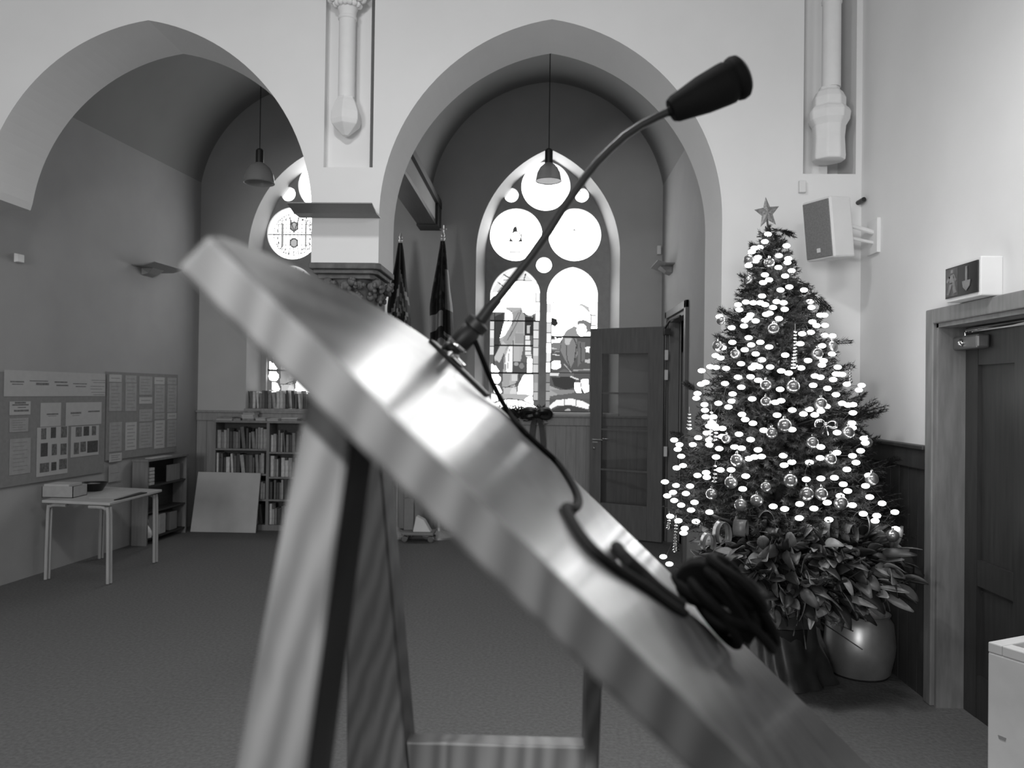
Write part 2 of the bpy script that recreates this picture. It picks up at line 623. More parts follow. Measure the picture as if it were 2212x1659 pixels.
glass_mesh(glass, 185, 716, 85, 1600, 7.6, L, .9)
# right light: standing crowd and reclining figures below a bright sky
Rr = [('p', [(783, 90), (1320, 90), (1320, 800), (783, 800)], 2.2),
      ('l', [(860, 460), (860, 300), (950, 210), (1080, 130)], .45, 4), ('l', [(810, 350), (860, 350)], .2, 3), ('l', [(860, 210), (910, 250)], .3, 3),
      ('p', [(865, 375), (1000, 380), (940, 410), (865, 420)], 1.0), ('l', [(783, 452), (1320, 452)], .25, 4),
      ('p', [(1110, 480), (1160, 460), (1235, 500), (1255, 620), (1240, 560), (1160, 490)], .5),
      ('p', [(845, 615), (895, 625), (915, 680), (880, 710), (845, 690)], .03),
      ('p', [(783, 815), (1320, 815), (1320, 1640), (783, 1640)], .10),
      ('p', [(1000, 745), (1080, 700), (1130, 720), (1160, 810), (1000, 815), (960, 815)], .3),
      ('p', [(1110, 650), (1180, 630), (1250, 660), (1250, 760), (1200, 770), (1190, 700), (1120, 690)], .2),
      ('e', 1160, 740, 50, 65, 2.0), ('p', [(860, 740), (930, 700), (960, 800), (880, 830)], 2), ('p', [(845, 850), (960, 825), (930, 880), (850, 880)], 1.5),
      ('p', [(960, 820), (1110, 830), (1120, 1000), (1050, 1140), (990, 1060), (940, 960)], .22),
      ('p', [(985, 830), (1060, 830), (1030, 900), (990, 900)], .5), ('p', [(1120, 860), (1200, 870), (1200, 1040), (1120, 1130)], .16),
      ('p', [(1200, 920), (1250, 910), (1240, 980), (1205, 970)], .9), ('p', [(1200, 1050), (1255, 1045), (1255, 1090), (1200, 1080)], .5),
      ('l', [(1080, 830), (1110, 900), (1090, 1060)], .06, 5), ('l', [(1000, 900), (1010, 1040), (1050, 1150)], .06, 4), ('l', [(1150, 880), (1160, 1080)], .05, 4),
      ('p', [(850, 880), (950, 870), (930, 960), (850, 960)], .2), ('l', [(850, 935), (900, 940)], .6, 5), ('l', [(860, 1000), (930, 1010)], .7, 5), ('l', [(880, 975), (930, 970)], .4, 4),
      ('p', [(845, 1085), (880, 1062), (935, 1065), (948, 1130), (900, 1160), (845, 1150)], 1.0),
      ('p', [(900, 1190), (980, 1150), (1080, 1190), (1090, 1300), (960, 1310), (900, 1260)], .14),
      ('l', [(980, 1100), (1060, 1190)], .4, 4), ('l', [(1080, 1165), (1250, 1155)], .35, 6),
      ('p', [(830, 1195), (930, 1195), (920, 1225), (830, 1225)], .7), ('p', [(920, 1240), (965, 1235), (960, 1270), (925, 1275)], .9),
      ('p', [(850, 1240), (1090, 1230), (1110, 1340), (1000, 1370), (880, 1330)], .045), ('l', [(1050, 1230), (1130, 1260)], .7, 7),
      ('p', [(1095, 1290), (1150, 1290), (1165, 1400), (1120, 1410), (1090, 1350)], 1.4), ('p', [(1160, 1260), (1235, 1255), (1245, 1380), (1200, 1400), (1170, 1340)], 1.9),
      ('p', [(835, 1330), (970, 1380), (960, 1410), (835, 1450)], .35), ('p', [(835, 1370), (1100, 1370), (1090, 1400), (940, 1430)], .25),
      ('p', [(835, 1440), (1100, 1400), (1250, 1400), (1250, 1460), (850, 1470)], .12),
      ('p', [(830, 1540), (900, 1480), (1060, 1460), (1180, 1485), (1250, 1520), (1240, 1570), (1060, 1530), (920, 1535), (835, 1580)], .85),
      ('l', [(990, 1465), (990, 1530)], .1, 3), ('l', [(1110, 1470), (1110, 1535)], .1, 3),
      ('p', [(835, 1590), (960, 1540), (1080, 1540), (1230, 1580), (1250, 1600), (835, 1600)], .06), ('p', [(1000, 1575), (1040, 1565), (1060, 1590), (990, 1590)], .4),
      ('p', [(783, 1598), (1320, 1598), (1320, 1620), (783, 1620)], .9), ('l', [(783, 1598), (1320, 1598)], .02, 4),
      ('l', [(783, 812), (1320, 812)], .01, 8), ('l', [(783, 1190), (1320, 1190)], .02, 6)]
Rr += seg_border(785, 842, 460, 1190, 7, 1, .9) + seg_border(785, 832, 1200, 1580, 4, 0, .3) + seg_border(1262, 1310, 470, 1590, 10, 4, 1.0)
Rr += [('l', [(845, 580), (840, 1190)], .05, 4), ('l', [(1255, 560), (1255, 1590)], .05, 4)]
glass_mesh(glass, 780, 1322, 85, 1625, 7.6, Rr, .9)
# the three large roundels and the small lights
CP = [(1179, 405, 53), (1115, 509, 57), (1241, 509, 57), (1105, 424, 15.5), (1256, 424, 15.5), (1175, 574, 17)]
for i, (cx, cy, r) in enumerate(CP):
    ax, ay = (cx - 1020) * CS, (cy - 560) * CS
    R_ = r * CS
    it = []
    if i == 1:
        for k, (dy, wd) in enumerate([(-170, 60), (-115, 140), (-30, 150), (60, 190), (100, 90), (170, 60)]):
            it.append(('l', [(ax - wd, ay + dy), (ax + wd * (.8 if k % 2 else 1), ay + dy)], .3 if dy != 60 else .03, 4.5))
        it += [('p', [(ax - 25, ay - 90), (ax + 5, ay - 105), (ax + 20, ay - 40), (ax + 50, ay - 20), (ax + 70, ay + 55), (ax - 70, ay + 55), (ax - 45, ay - 20)], .05),
               ('e', ax - 2, ay + 10, 50, 50, 2.2), ('p', [(ax + 48, ay - 25), (ax + 68, ay - 25), (ax + 68, ay + 20), (ax + 50, ay + 20)], .5)]
    elif i == 2:
        it += [('p', [(ax, ay - 85), (ax + 28, ay - 40), (ax - 28, ay - 40)], .45), ('e', ax, ay + 8, 58, 58, .95), ('e', ax, ay + 8, 52, 52, 2.3), ('l', [(ax - 60, ay + 60), (ax + 60, ay + 60)], .8, 3)]
    elif i == 0:
        it += [('l', [(ax - 70, ay - 28), (ax + 70, ay - 28)], .9, 3), ('l', [(ax - 75, ay + 6), (ax - 20, ay + 2)], .7, 3)]
    else:
        it += [('l', [(ax - R_ * .8, ay - R_ * .6), (ax, ay - R_ * .85), (ax + R_ * .8, ay - R_ * .6)], .6, 3)]
    glass_mesh(glass, ax - R_ - 14, ax + R_ + 14, ay - R_ - 14, ay + R_ + 14, 6 if i < 3 else 12, it, 2.2)


def leftover_items():
    # left bay: ornamental roundel of small leads
    it = []
    return it


ax, ay = (1115 - 1020) * CS, (509 - 560) * CS
R_ = 57 * CS
it = [('e', ax, ay, R_ * .80, R_ * .80, .02), ('e', ax, ay, R_ * .77, R_ * .77, 1.0), ('e', ax, ay, R_ * .66, R_ * .66, .03), ('e', ax, ay, R_ * .64, R_ * .64, 1.5)]
for k in range(-4, 5):
    it.append(('l', [(ax + k * R_ * .15, ay - R_ * .62), (ax + k * R_ * .15, ay + R_ * .62)], .04, 4))
    it.append(('l', [(ax - R_ * .62, ay + (k + .5) * R_ * .155), (ax + R_ * .62, ay + (k + .5) * R_ * .155)], .04, 3))
for k in range(24):
    a = k * math.pi / 12
    it.append(('l', [(ax + R_ * .65 * math.cos(a), ay + R_ * .65 * math.sin(a)), (ax + R_ * .79 * math.cos(a), ay + R_ * .79 * math.sin(a))], .05, 4))
for dy in (-.3, .32):
    it += [('e', ax, ay + dy * R_, R_ * .17, R_ * .2, .05), ('e', ax, ay + dy * R_, R_ * .12, R_ * .14, .45)]
it += [('l', [(ax - 45, ay - R_ * .6), (ax, ay - R_ * .1), (ax + 45, ay - R_ * .6)], .12, 7), ('l', [(ax - R_ * .98, ay), (ax + R_ * .98, ay)], .02, 6)]
for sx in (-1, 1):
    it += [('p', [(ax + sx * R_ * .45 - 12, ay - 120), (ax + sx * R_ * .45 + 12, ay - 120), (ax + sx * R_ * .45 + 12, ay + 130), (ax + sx * R_ * .45 - 12, ay + 130)], .3)]
glass2 = []
glass_mesh(glass2, ax - R_ - 14, ax + R_ + 14, ay - R_ - 14, ay + R_ + 14, 7, it, 2.2)
glass2 = glass[:3] + glass2 + glass[4:]
M_GLASS = emit('stained_glass', 1.0, 'glass')


def build_glass(name, parent, lst, dx=0.0):
    vs, fs, col = [], [], []
    for xs, zs, img in lst:
        h, w = img.shape
        n0 = sum(len(v) for v in vs)
        X, Z = np.meshgrid(xs + dx, zs)
        vs.append(np.stack([X.ravel(), np.full(X.size, YG), Z.ravel()], 1))
        jj, ii = np.meshgrid(np.arange(w), np.arange(h))
        a = (ii * (w + 1) + jj).ravel() + n0
        fs.append(np.stack([a, a + 1, a + w + 2, a + w + 1], 1))
        col.append(np.where(img >= .95, img * 3.2, img * 1.15).ravel())
    vs, fs, col = np.concatenate(vs), np.concatenate(fs), np.concatenate(col)
    off = np.array(wloc(parent))
    me = bpy.data.meshes.new(name)
    me.vertices.add(len(vs))
    me.vertices.foreach_set('co', (vs - off).ravel())
    me.loops.add(len(fs) * 4)
    me.loops.foreach_set('vertex_index', fs.ravel().astype(np.int32))
    me.polygons.add(len(fs))
    me.polygons.foreach_set('loop_start', np.arange(0, len(fs) * 4, 4, dtype=np.int32))
    me.update()
    at = me.attributes.new('glass', 'FLOAT_COLOR', 'CORNER')
    c = np.repeat(col, 4)
    at.data.foreach_set('color', np.stack([c, c, c, np.ones_like(c)], 1).ravel())
    me.materials.append(M_GLASS)
    o = bpy.data.objects.new(name, me)
    return link(o, parent)


def px_y(px, py):
    p = at_y(px, py, YG)
    return p.x, p.z


IH = .62
c0 = WC[0] + .0
ISPR = 3.02
IRISE = at_y(1182, 345, YG).z - ISPR
for wi, c in enumerate(WC):
    dx = c - c0
    w = empty('window_%d' % (wi + 1), (c, YE, WSILL), kind='structure')
    outer = [(x, z) for x, z in arch(c, WH, WSPR, WRISE)] + [(c - WH, WSILL)] + [(c + WH, WSILL)]
    inner = [(x, z) for x, z in arch(c, IH + .06, ISPR, IRISE)] + [(c - IH - .06, WSILL + .02)] + [(c + IH + .06, WSILL + .02)]
    mb = MB()
    n = len(outer)
    mb.add([(x, YE - .002, z) for x, z in outer] + [(x, YG - .02, z) for x, z in inner] + [(x * 1 + (x - c) * .0, YE + .3, z) for x, z in outer],
           [(i, (i + 1) % n, n + (i + 1) % n, n + i) for i in range(n)])
    mb.build('window_reveal', M_REVEAL, w, smooth=True)
    holes = []
    for (cx, cy, r) in CP:
        x, z = px_y(cx, cy)
        holes.append(circ(x + dx, z, r * YG / F * .99))
    for (xa, xb, ya, ys, yb) in ((1059, 1166, 578, 640, 890), (1181, 1290, 578, 640, 893)):
        x0_, _ = px_y(xa, 700)
        x1_, _ = px_y(xb, 700)
        zb = px_y(xa, yb)[1]
        zs_ = px_y(xa, ys)[1]
        za = px_y(xa, ya)[1]
        holes.append([(x + dx, z) for x, z in arch((x0_ + x1_) / 2, (x1_ - x0_) / 2, zs_, za - zs_)] + [(x0_ + dx, zb), (x1_ + dx, zb)])
    big = [(x, z) for x, z in arch(c, IH + .1, ISPR, IRISE + .05)] + [(c - IH - .1, WSILL - .02)] + [(c + IH + .1, WSILL - .02)]
    tr = plate(big, holes, .05, lambda u, v, q: (u, YG - .055 + q, v)).build('tracery', M_STONE, w)
    tr.modifiers.new('bevel', 'BEVEL').width = .012
    tr.modifiers['bevel'].limit_method = 'ANGLE'
    build_glass('stained_glass_panes', w, glass if wi == 0 else glass2, dx)
    MB().box((c - WH, YE - .055, WSILL - .01), (c + WH, YG, WSILL + .02)).build('window_sill', M_REVEAL if wi == 0 else M_DADO, w, bevel=.006)

# ------------------------------------------------------------------ arcade stonework
def top(name, mb, m, label, cat, group=None, smooth=False, bevel=0, kind=None):
    o = mb.build(name, m, None, smooth, bevel)
    recentre(o)
    return tag(o, label, cat, group, kind)


# pier capital and column
PX, PY = (LC + HALF + RC - HALF) / 2, (YF + YB) / 2
hw, hd = (RC - HALF - LC - HALF) / 2 + .012, (YB - YF) / 2 + .012
col = empty('stone_column', (PX, PY, 0), 'round stone column with carved leafy capital under the pier between the arches', 'column')
MB().lathe((PX, PY, 0), [(.24, 0), (.24, .12), (.21, .16), (.2, .2), (.17, .24), (.16, .28), (.155, 1.98), (.165, 2.0)], 28).build('shaft', M_CAP, col, smooth=True)


def chamf(hw, hd, c):
    return [(-hw, -hd), (hw - c, -hd), (hw, -hd + c), (hw, hd - c), (hw - c, hd), (-hw + c, hd), (-hw, hd - c)]


mb = MB()
for (a, z0, z1) in ((.0, 2.262, 2.30), (-.02, 2.235, 2.262), (-.045, 2.205, 2.235)):
    mb.prism([(PX + x, PY + y, z0) for x, y in chamf(hw + a, hd + a, .03)], (0, 0, z1 - z0))
mb.build('abacus', M_CAP, col, bevel=.006)
mb = MB()
mb.lathe((PX, PY, 0), [(.165, 1.98), (.18, 2.0), (.165, 2.02), (.165, 2.08), (.19, 2.16), (.21, 2.21)], 24)
for ring, (rr, z, n, sz) in enumerate(((.215, 2.165, 16, .034), (.185, 2.105, 13, .03), (.235, 2.185, 9, .03))):
    for k in range(n):
        a = 2 * math.pi * (k + .5 * ring) / n
        x, y = PX + rr * math.cos(a), PY + rr * math.sin(a)
        mb.ball((x, y, z + random.uniform(-.008, .008)), sz * random.uniform(.75, 1.1), 8, 6)
        for q in range(3):
            b_ = a + random.uniform(-.12, .12)
            mb.ball((PX + (rr + .018) * math.cos(b_), PY + (rr + .018) * math.sin(b_), z + random.uniform(-.03, .02)), sz * .45, 6, 5)
mb.build('carved_leaves', M_CAP, col, smooth=True)

# colonnettes on the nave wall
x0 = at_y(749, 100, YF - .02).x
b = empty('colonnette', (x0, YF - .02, 2.98), 'slender painted wall shaft above the pier, pointed base', 'wall shaft')
cy = YF - .01
z = lambda py, px=745: at_y(px, py, cy).z
lean = 0
MB().lathe((x0, cy, 0), [(.052, z(212)), (.052, z(45)), (.058, z(43)), (.058, z(38)), (.052, z(36))], 24).build('shaft', M_COLONN, b, smooth=True)
mb = MB().lathe((x0, cy, 0), [(.02, z(294)), (.09, z(272)), (.098, z(262)), (.096, z(245)), (.07, z(222)), (.055, z(214)), (.058, z(211))], 6, rot=math.pi / 2)
mb.build('corbel', M_COLONN, b, bevel=.006)
mb = MB().lathe((x0, cy, 0), [(.052, z(36)), (.058, z(24)), (.075, z(10)), (.105, z(-5)), (.14, z(-14)), (.14, z(-30))], 16)
for k in range(8):
    a = math.pi + math.pi * (k + .5) / 8
    mb.ball((x0 + .1 * math.cos(a), cy + .1 * math.sin(a), z(2)), .028, 8, 6)
    mb.ball((x0 + .075 * math.cos(a + .2), cy + .075 * math.sin(a + .2), z(14)), .02, 8, 6)
mb.build('leaf_capital', M_COLONN, b, smooth=True)

x0 = at_y(1797, 150, YF - .02).x
b = empty('colonnette', (x0, YF - .02, 2.95), 'slender painted wall shaft with bulging base above the speaker', 'wall shaft')
z = lambda py, px=1797: at_y(px, py, cy).z
MB().lathe((x0, cy, 0), [(.056, z(190)), (.055, z(10)), (.06, z(8)), (.06, z(2)), (.055, z(0)), (.055, z(-80))], 24).build('shaft', M_COLONN, b, smooth=True)
MB().lathe((x0 - .012, cy, 0), [(.098, z(348)), (.1, z(338)), (.094, z(300)), (.1, z(275)), (.122, z(262)), (.128, z(246)), (.118, z(238)),
                        (.1, z(234)), (.1, z(215)), (.082, z(202)), (.062, z(196)), (.064, z(190))], 8, rot=math.pi / 8).build('corbel', M_COLONN, b, bevel=.01)


# ------------------------------------------------------------------ uplighter shelves
def uplighter(c, ax, out, L, D, label, br=True):
    """c: centre on the wall; ax: unit along the wall; out: unit out of the wall"""
    c, ax, out = V(c), V(ax), V(out)
    e = empty('uplighter', c, label, 'wall light', 'tray uplighters on the walls')
    sec = [(0, 0), (D * .5, .0), (D, .03), (D, .036), (D * .5, .012), (0, .012)]
    poly = [c - ax * (L / 2) + out * a + V((0, 0, b_)) for a, b_ in sec]
    mb = MB().prism(poly, ax * L)
    mb.build('tray', M_GREYP, e)
    if br:
        MB().hexa([c + ax * s * .1 + out * q + V((0, 0, zz)) for s, q, zz in ((-1, 0, -.07), (1, 0, -.07), (.8, .06, -.05), (-.8, .06, -.05), (-1, 0, 0), (1, 0, 0), (1, .12, 0), (-1, .12, 0))]).build('bracket', M_GREYP, e, bevel=.004)
    return e


z_ = at_y(730, 471, YF).z
xa, xb = at_y(648, 471, YF).x, at_y(822, 471, YF).x
uplighter(((xa + xb) / 2, YF, z_), (1, 0, 0), (0, -1, 0), xb - xa, .26, 'long grey tray uplighter on the front of the central pier', False)
pa, pb = on_left(262, 566), on_left(362, 588)
pm = on_left(318, 582)
uplighter(pm, LDIR, LNRM, .52, .24, 'grey tray uplighter high on the left aisle wall')
pm = at_x(1449, 578, XR)
uplighter(pm, (0, 1, 0), (-1, 0, 0), .5, .17, 'small tray uplighter above the open glazed door')

# sensors
p = on_left(38, 558)
mb = MB()
P = [p + LDIR * a + LNRM * b_ + V((0, 0, c)) for a, b_, c in ((-.04, 0, -.035), (.04, 0, -.035), (.035, .03, -.03), (-.035, .03, -.03), (-.04, 0, .035), (.04, 0, .035), (.035, .03, .03), (-.035, .03, .03))]
top('wall_sensor', mb.hexa(P), M_WHITE, 'small white square sensor box high on the left wall near the picture edge', 'sensor', bevel=.004)
p = at_y(1423, 541, YE)
top('wall_sensor', MB().box((p.x - .025, YE - .05, p.z - .05), (p.x + .02, YE, p.z + .045)), M_WHITE, 'small pale sensor on the end wall right of the stained glass window', 'sensor', bevel=.006)
p = at_y(1731, 407, YF)
top('wall_box', MB().box((p.x - .02, YF - .03, p.z - .03), (p.x + .02, YF, p.z + .045)), M_WHITE, 'tiny white box on the nave wall just left above the speaker', 'junction box', bevel=.004)


# ------------------------------------------------------------------ pendant lamps
def shade_mat():
    m = bpy.data.materials.new('ribbed_glass')
    m.use_nodes = True
    nt = m.node_tree
    b_ = nt.nodes['Principled BSDF']
    b_.inputs['Base Color'].default_value = (.6, .6, .6, 1)
    b_.inputs['Roughness'].default_value = .15
    tr = nt.nodes.new('ShaderNodeBsdfTransparent')
    tr.inputs[0].default_value = (.42, .42, .42, 1)
    mx = nt.nodes.new('ShaderNodeMixShader')
    mx.inputs[0].default_value = .42
    nt.links.new(tr.outputs[0], mx.inputs[1])
    nt.links.new(b_.outputs[0], mx.inputs[2])
    nt.links.new(mx.outputs[0], nt.nodes['Material Output'].inputs[0])
    return m


M_SHADE = shade_mat()


def pendant(px, pytop, pybot, hwpx, label, dark=True):
    y = 7.0
    p = at_y(px, pybot, y)
    zt = at_y(px, pytop, y).z
    r = hwpx * y / F
    h = zt - p.z
    e = empty('pendant_lamp', (p.x, y, p.z), label, 'pendant lamp', 'glass pendant lamps hanging in the aisle')
    out = [(r, 0), (r * .99, .02), (r * .9, h * .45), (r * .68, h * .75), (r * .32, h * .98), (r * .28, h)]
    inn = [(a - .004, b_) for a, b_ in reversed(out)]
    mb = MB()
    k0 = 32
    mb.lathe((p.x, y, p.z), out + inn, k0)
    mb.f = [f for f in mb.f if len(f) == 4]
    mb.build('lamp_shade', M_SHADE, e, smooth=True)
    mb = MB()
    mb.tube([V((p.x, y, p.z)) + V((math.cos(a), math.sin(a), 0)) * r for a in [2 * math.pi * k / 32 for k in range(33)]], .004, 6, caps=False)
    mb.build('rim', M_GREYP, e, smooth=True)
    MB().lathe((p.x, y, p.z + h), [(.03, -.03), (.034, 0), (.034, .11), (.022, .125)], 16).build('lamp_holder', M_BLACK, e, smooth=True)
    MB().ball((p.x, y, p.z + h * .45), .032, 12, 8, (1, 1, 1.3)).build('bulb', M_WHITE, e, smooth=True)
    MB().tube([(p.x, y, p.z + h + .1), (p.x, y, 4.9)], .0045, 6).build('cord', M_BLACK, e)


pendant(1185, 352, 391, 28, 'bell-shaped glass pendant lamp in front of the central stained glass window')
pendant(560, 352, 395, 33, 'bell-shaped glass pendant lamp hanging in the left bay')

# ------------------------------------------------------------------ aisle door
HX, HY = XR - .05, DY1 - .10
FX, FY = .57, 8.50
e = empty('door_1', (HX, HY, 0), kind='structure')
dv = (V((FX, FY, 0)) - V((HX, HY, 0)))
DWID = dv.length
dv.normalize()
dn = V((dv.y, -dv.x, 0))
if dn.y > 0: dn = -dn


def dpt(u, z, w):
    return V((HX, HY, 0)) + dv * u + dn * w + V((0, 0, z))


def dbox(mb, u0, u1, z0, z1, w0=0, w1=.045):
    return mb.hexa([dpt(u0, z0, w1), dpt(u1, z0, w1), dpt(u1, z0, w0), dpt(u0, z0, w0), dpt(u0, z1, w1), dpt(u1, z1, w1), dpt(u1, z1, w0), dpt(u0, z1, w0)])


DH = 2.19
gx0, gx1, gz0, gz1 = .165, DWID - .13, .36, 1.92
mb = MB()
dbox(mb, 0, gx0, .01, DH)
dbox(mb, gx1, DWID, .01, DH)
dbox(mb, gx0, gx1, .01, gz0)
dbox(mb, gx0, gx1, gz1, DH)
mb.build('door_leaf', M_LEAF, e, bevel=.004)
mb = MB()
for zb in (.70, 1.12, 1.50):
    dbox(mb, gx0, gx1, zb, zb + .018, .008, .037)
mb.build('glazing_bars', M_LEAF, e)
gm = bpy.data.materials.new('door_glass')
gm.use_nodes = True
nt = gm.node_tree
tr = nt.nodes.new('ShaderNodeBsdfTransparent')
tr.inputs[0].default_value = (.85, .85, .85, 1)
gl = nt.nodes.new('ShaderNodeBsdfGlossy')
gl.inputs['Roughness'].default_value = .03
mx = nt.nodes.new('ShaderNodeMixShader')
mx.inputs[0].default_value = .08
nt.links.new(tr.outputs[0], mx.inputs[1])
nt.links.new(gl.outputs[0], mx.inputs[2])
nt.links.new(mx.outputs[0], nt.nodes['Material Output'].inputs[0])
nt.nodes.remove(nt.nodes['Principled BSDF'])
mb = MB()
dbox(mb, gx0, gx1, gz0, gz1, .02, .026)
mb.build('pane', gm, e)
mb = MB()
dbox(mb, DWID - .1, DWID - .04, .985, 1.0, .045, .06)
mb.tube([dpt(DWID - .055, 1.02, .045), dpt(DWID - .055, 1.02, .09), dpt(DWID - .17, 1.02, .09)], .009, 8)
mb.ball(dpt(DWID - .055, .93, .05), .018, 10, 6)
mb.build('door_handle', M_CHROME, e, smooth=True)
for zb in (1.90, 1.70, .93):
    MB().box((HX - .012, HY - .07, zb - .05), (HX + .02, HY - .044, zb + .05)).build('hinge', M_WHITE, e)
mb = MB()
mb.box((HX - .03, HY - .16, 2.10), (HX + .03, HY - .05, 2.16))
mb.tube([(HX - .02, HY - .06, 2.16), (HX - .02, HY - .4, 2.22), (XR - .01, HY - .62, 2.24)], .012, 6)
mb.build('door_closer', M_BLACK, e)
# casing of the aisle door and the fixed second leaf
e = empty('trim_4', (XR, DY0, 0), kind='structure')
mb = MB()
mb.box((XR - .03, DY0 - .07, 0), (XR + .0, DY0 + .01, DZ + .07)).box((XR - .03, DY1 - .01, 0), (XR, DY1 + .07, DZ + .07)).box((XR - .03, DY0 - .07, DZ), (XR, DY1 + .07, DZ + .07))
mb.build('door_casing', M_LEAF, e, bevel=.004)
mb = MB()
mb.box((XR + .0, DY0 + .01, 0), (XR + .1, DY0 + .05, DZ)).box((XR, DY1 - .05, 0), (XR + .1, DY1 - .01, DZ)).box((XR, DY0, DZ - .04), (XR + .1, DY1, DZ))
mb.build('door_lining', M_SHELFW, e)
e = empty('door_2', (XR + .12, DY0, 0), kind='structure')
mb = MB()
ya, yb = DY0 + .05, DY1 - .05
mb.box((XR + .12, ya, 0), (XR + .16, ya + .12, DZ)).box((XR + .12, yb - .12, 0), (XR + .16, yb, DZ)).box((XR + .12, ya, 0), (XR + .16, yb, .4)).box((XR + .12, ya, DZ - .35), (XR + .16, yb, DZ))
for zb in (.75, 1.15, 1.55):
    mb.box((XR + .125, ya, zb), (XR + .155, yb, zb + .02))
mb.build('door_leaf', M_LEAF, e)
MB().box((XR + .138, ya + .1, .3), (XR + .142, yb - .1, 2.1)).build('pane', gm, e)
MB().box((XR + .3, DY0 - .2, 0), (XR + .33, DY1 + .2, DZ + .3)).build('wall_passage', M_AISLE)['kind'] = 'structure'

# ------------------------------------------------------------------ nave door, right
e = empty('trim_5', (XN, NY1, 0), kind='structure')
c_ = .072
mb = MB()
mb.box((XN - .04, NY1, 0), (XN, NY1 + c_, NZ + c_)).box((XN - .04, NY0 - c_, 0), (XN, NY0, NZ + c_)).box((XN - .04, NY0, NZ), (XN, NY1, NZ + c_))
mb.build('door_casing', M_CASING, e, bevel=.006)
mb = MB()
mb.box((XN - .02, NY1 - .02, 0), (XN + .13, NY1, NZ)).box((XN - .02, NY0, 0), (XN + .13, NY0 + .02, NZ)).box((XN - .02, NY0, NZ - .02), (XN + .13, NY1, NZ))
mb.build('door_lining', M_CASING, e)
e = empty('door_3', (XN + .11, NY1 - .02, 0), kind='structure')
mb = MB()
X0, X1 = XN + .11, XN + .15
ya, yb = NY0 + .02, NY1 - .02
mb.box((X0 + .02, ya, .002), (X1, yb, NZ - .022))
st = .11
ym = (ya + yb) / 2
for y0_ in (ya, ym - st / 2, yb - st):
    mb.box((X0, y0_ + .002, 0), (X0 + .022, y0_ + st - .002, NZ - .021))
for z0_, z1_ in ((0, .2), (.62, .74), (1.66, NZ - .021)):
    mb.box((X0 + .002, ya + st, z0_), (X0 + .022, ym - st / 2, z1_))
    mb.box((X0 + .002, ym + st / 2, z0_), (X0 + .022, yb - st, z1_))
mb.build('door_leaf', M_DOORW, e)
pa = at_x(2068, 712, X0 - .03)
y1_ = pa.y
MB().box((X0 - .06, y1_ - .23, 1.735), (X0, y1_, 1.80)).build('door_closer', mat('bronze_paint', .16, .35, .1, 10, metal=.4), e, bevel=.01)
mb = MB().box((X0 - .03, NY0 + .1, 1.815), (X0, y1_ - .1, 1.835))
mb.tube([(X0 - .04, y1_ - .1, 1.80), (X0 - .04, y1_ - .1, 1.825), (X0 - .02, NY0 + .3, 1.83)], .007, 6)
mb.build('closer_arm', M_CHROME, e)
MB().ball((X0 - .06, y1_ - .1, 1.765), .02, 10, 8).build('closer_cap', M_CHROME, e, smooth=True)
p = at_x(2197, 1247, X0)
MB().tube([(X0, NY0 + .09, .96), (X0 - .06, NY0 + .09, .96), (X0 - .06, NY0 + .2, .96)], .01, 8).build('door_handle', M_CHROME, e, smooth=True)

# emergency exit box over the door
XE = XN - .095
zt, zb = at_x(2118, 558, XE).z, at_x(2118, 632, XE).z
ya, yb = at_x(2118, 600, XE).y, at_x(2043, 610, XE).y
e = empty('emergency_exit_light', (XE, ya, zb), 'white emergency exit box with dark glazed face above the right-hand door', 'exit light')
mb = MB().box((XE, ya, zb - .012), (XN, yb, zt + .012))
mb.build('housing', M_WHITE, e, bevel=.006)
MB().box((XE - .006, ya + .012, zb + .004), (XE, yb - .01, zt - .004)).build('face', mat('dark_diffuser', .03, .12, .2, 20), e)
mb = MB()
X = XE - .008
hy = (ya + yb) / 2
W_ = yb - ya
Hh = zt - zb


def fy(u): return yb - .01 - u * (W_ - .022)


def fz(v): return zb + .004 + v * (Hh - .008)


def fp(poly): mb.prism([(X, fy(u), fz(v)) for u, v in poly], (.003, 0, 0))


# running figure and doorway, then a downward arrow
fp([(.03, .05), (.40, .05), (.40, .95), (.03, .95)])
mb.build('pictogram_panel', mat('sign_panel', .085, .3, .3, 30), e)
mb = MB()
X = XE - .0105
fp([(.2, .80), (.27, .80), (.27, .9), (.2, .9)])
fp([(.13, .72), (.3, .76), (.31, .48), (.18, .45)])
fp([(.18, .48), (.26, .48), (.14, .10), (.07, .12)])
fp([(.24, .48), (.31, .48), (.38, .15), (.30, .12)])
fp([(.05, .55), (.15, .72), (.19, .68), (.1, .5)])
fp([(.3, .74), (.38, .55), (.35, .5), (.28, .66)])
mb.build('running_figure', mat('sign_pale', .2, .3, .3, 30), e)
mb = MB()
fp([(.66, .9), (.71, .9), (.71, .45), (.66, .45)])
fp([(.56, .45), (.81, .45), (.78, .25), (.685, .12), (.59, .25)])
mb.build('arrow', mat('sign_pale', .2), e)

# ------------------------------------------------------------------ wall speaker
c = V((1.655, 4.62, at_y(1785, 490, 4.55).z))
th = math.radians(63)
fwd = V((-math.sin(th), -math.cos(th), -.12)).normalized()
sd = V((math.cos(th), -math.sin(th), 0))
up = sd.cross(fwd).normalized()
if up.z < 0: up = -up
e = empty('wall_speaker', c, 'white box loudspeaker with grey grille on the wall behind the tree top', 'speaker')


def spt(a, b_, d_): return c + sd * a + up * b_ + fwd * d_


def sbox(mb, a, b_, d0, d1, tap=1.0):
    return mb.hexa([spt(-a * tap, -b_, d0), spt(a * tap, -b_, d0), spt(a, -b_, d1), spt(-a, -b_, d1), spt(-a * tap, b_, d0), spt(a * tap, b_, d0), spt(a, b_, d1), spt(-a, b_, d1)])


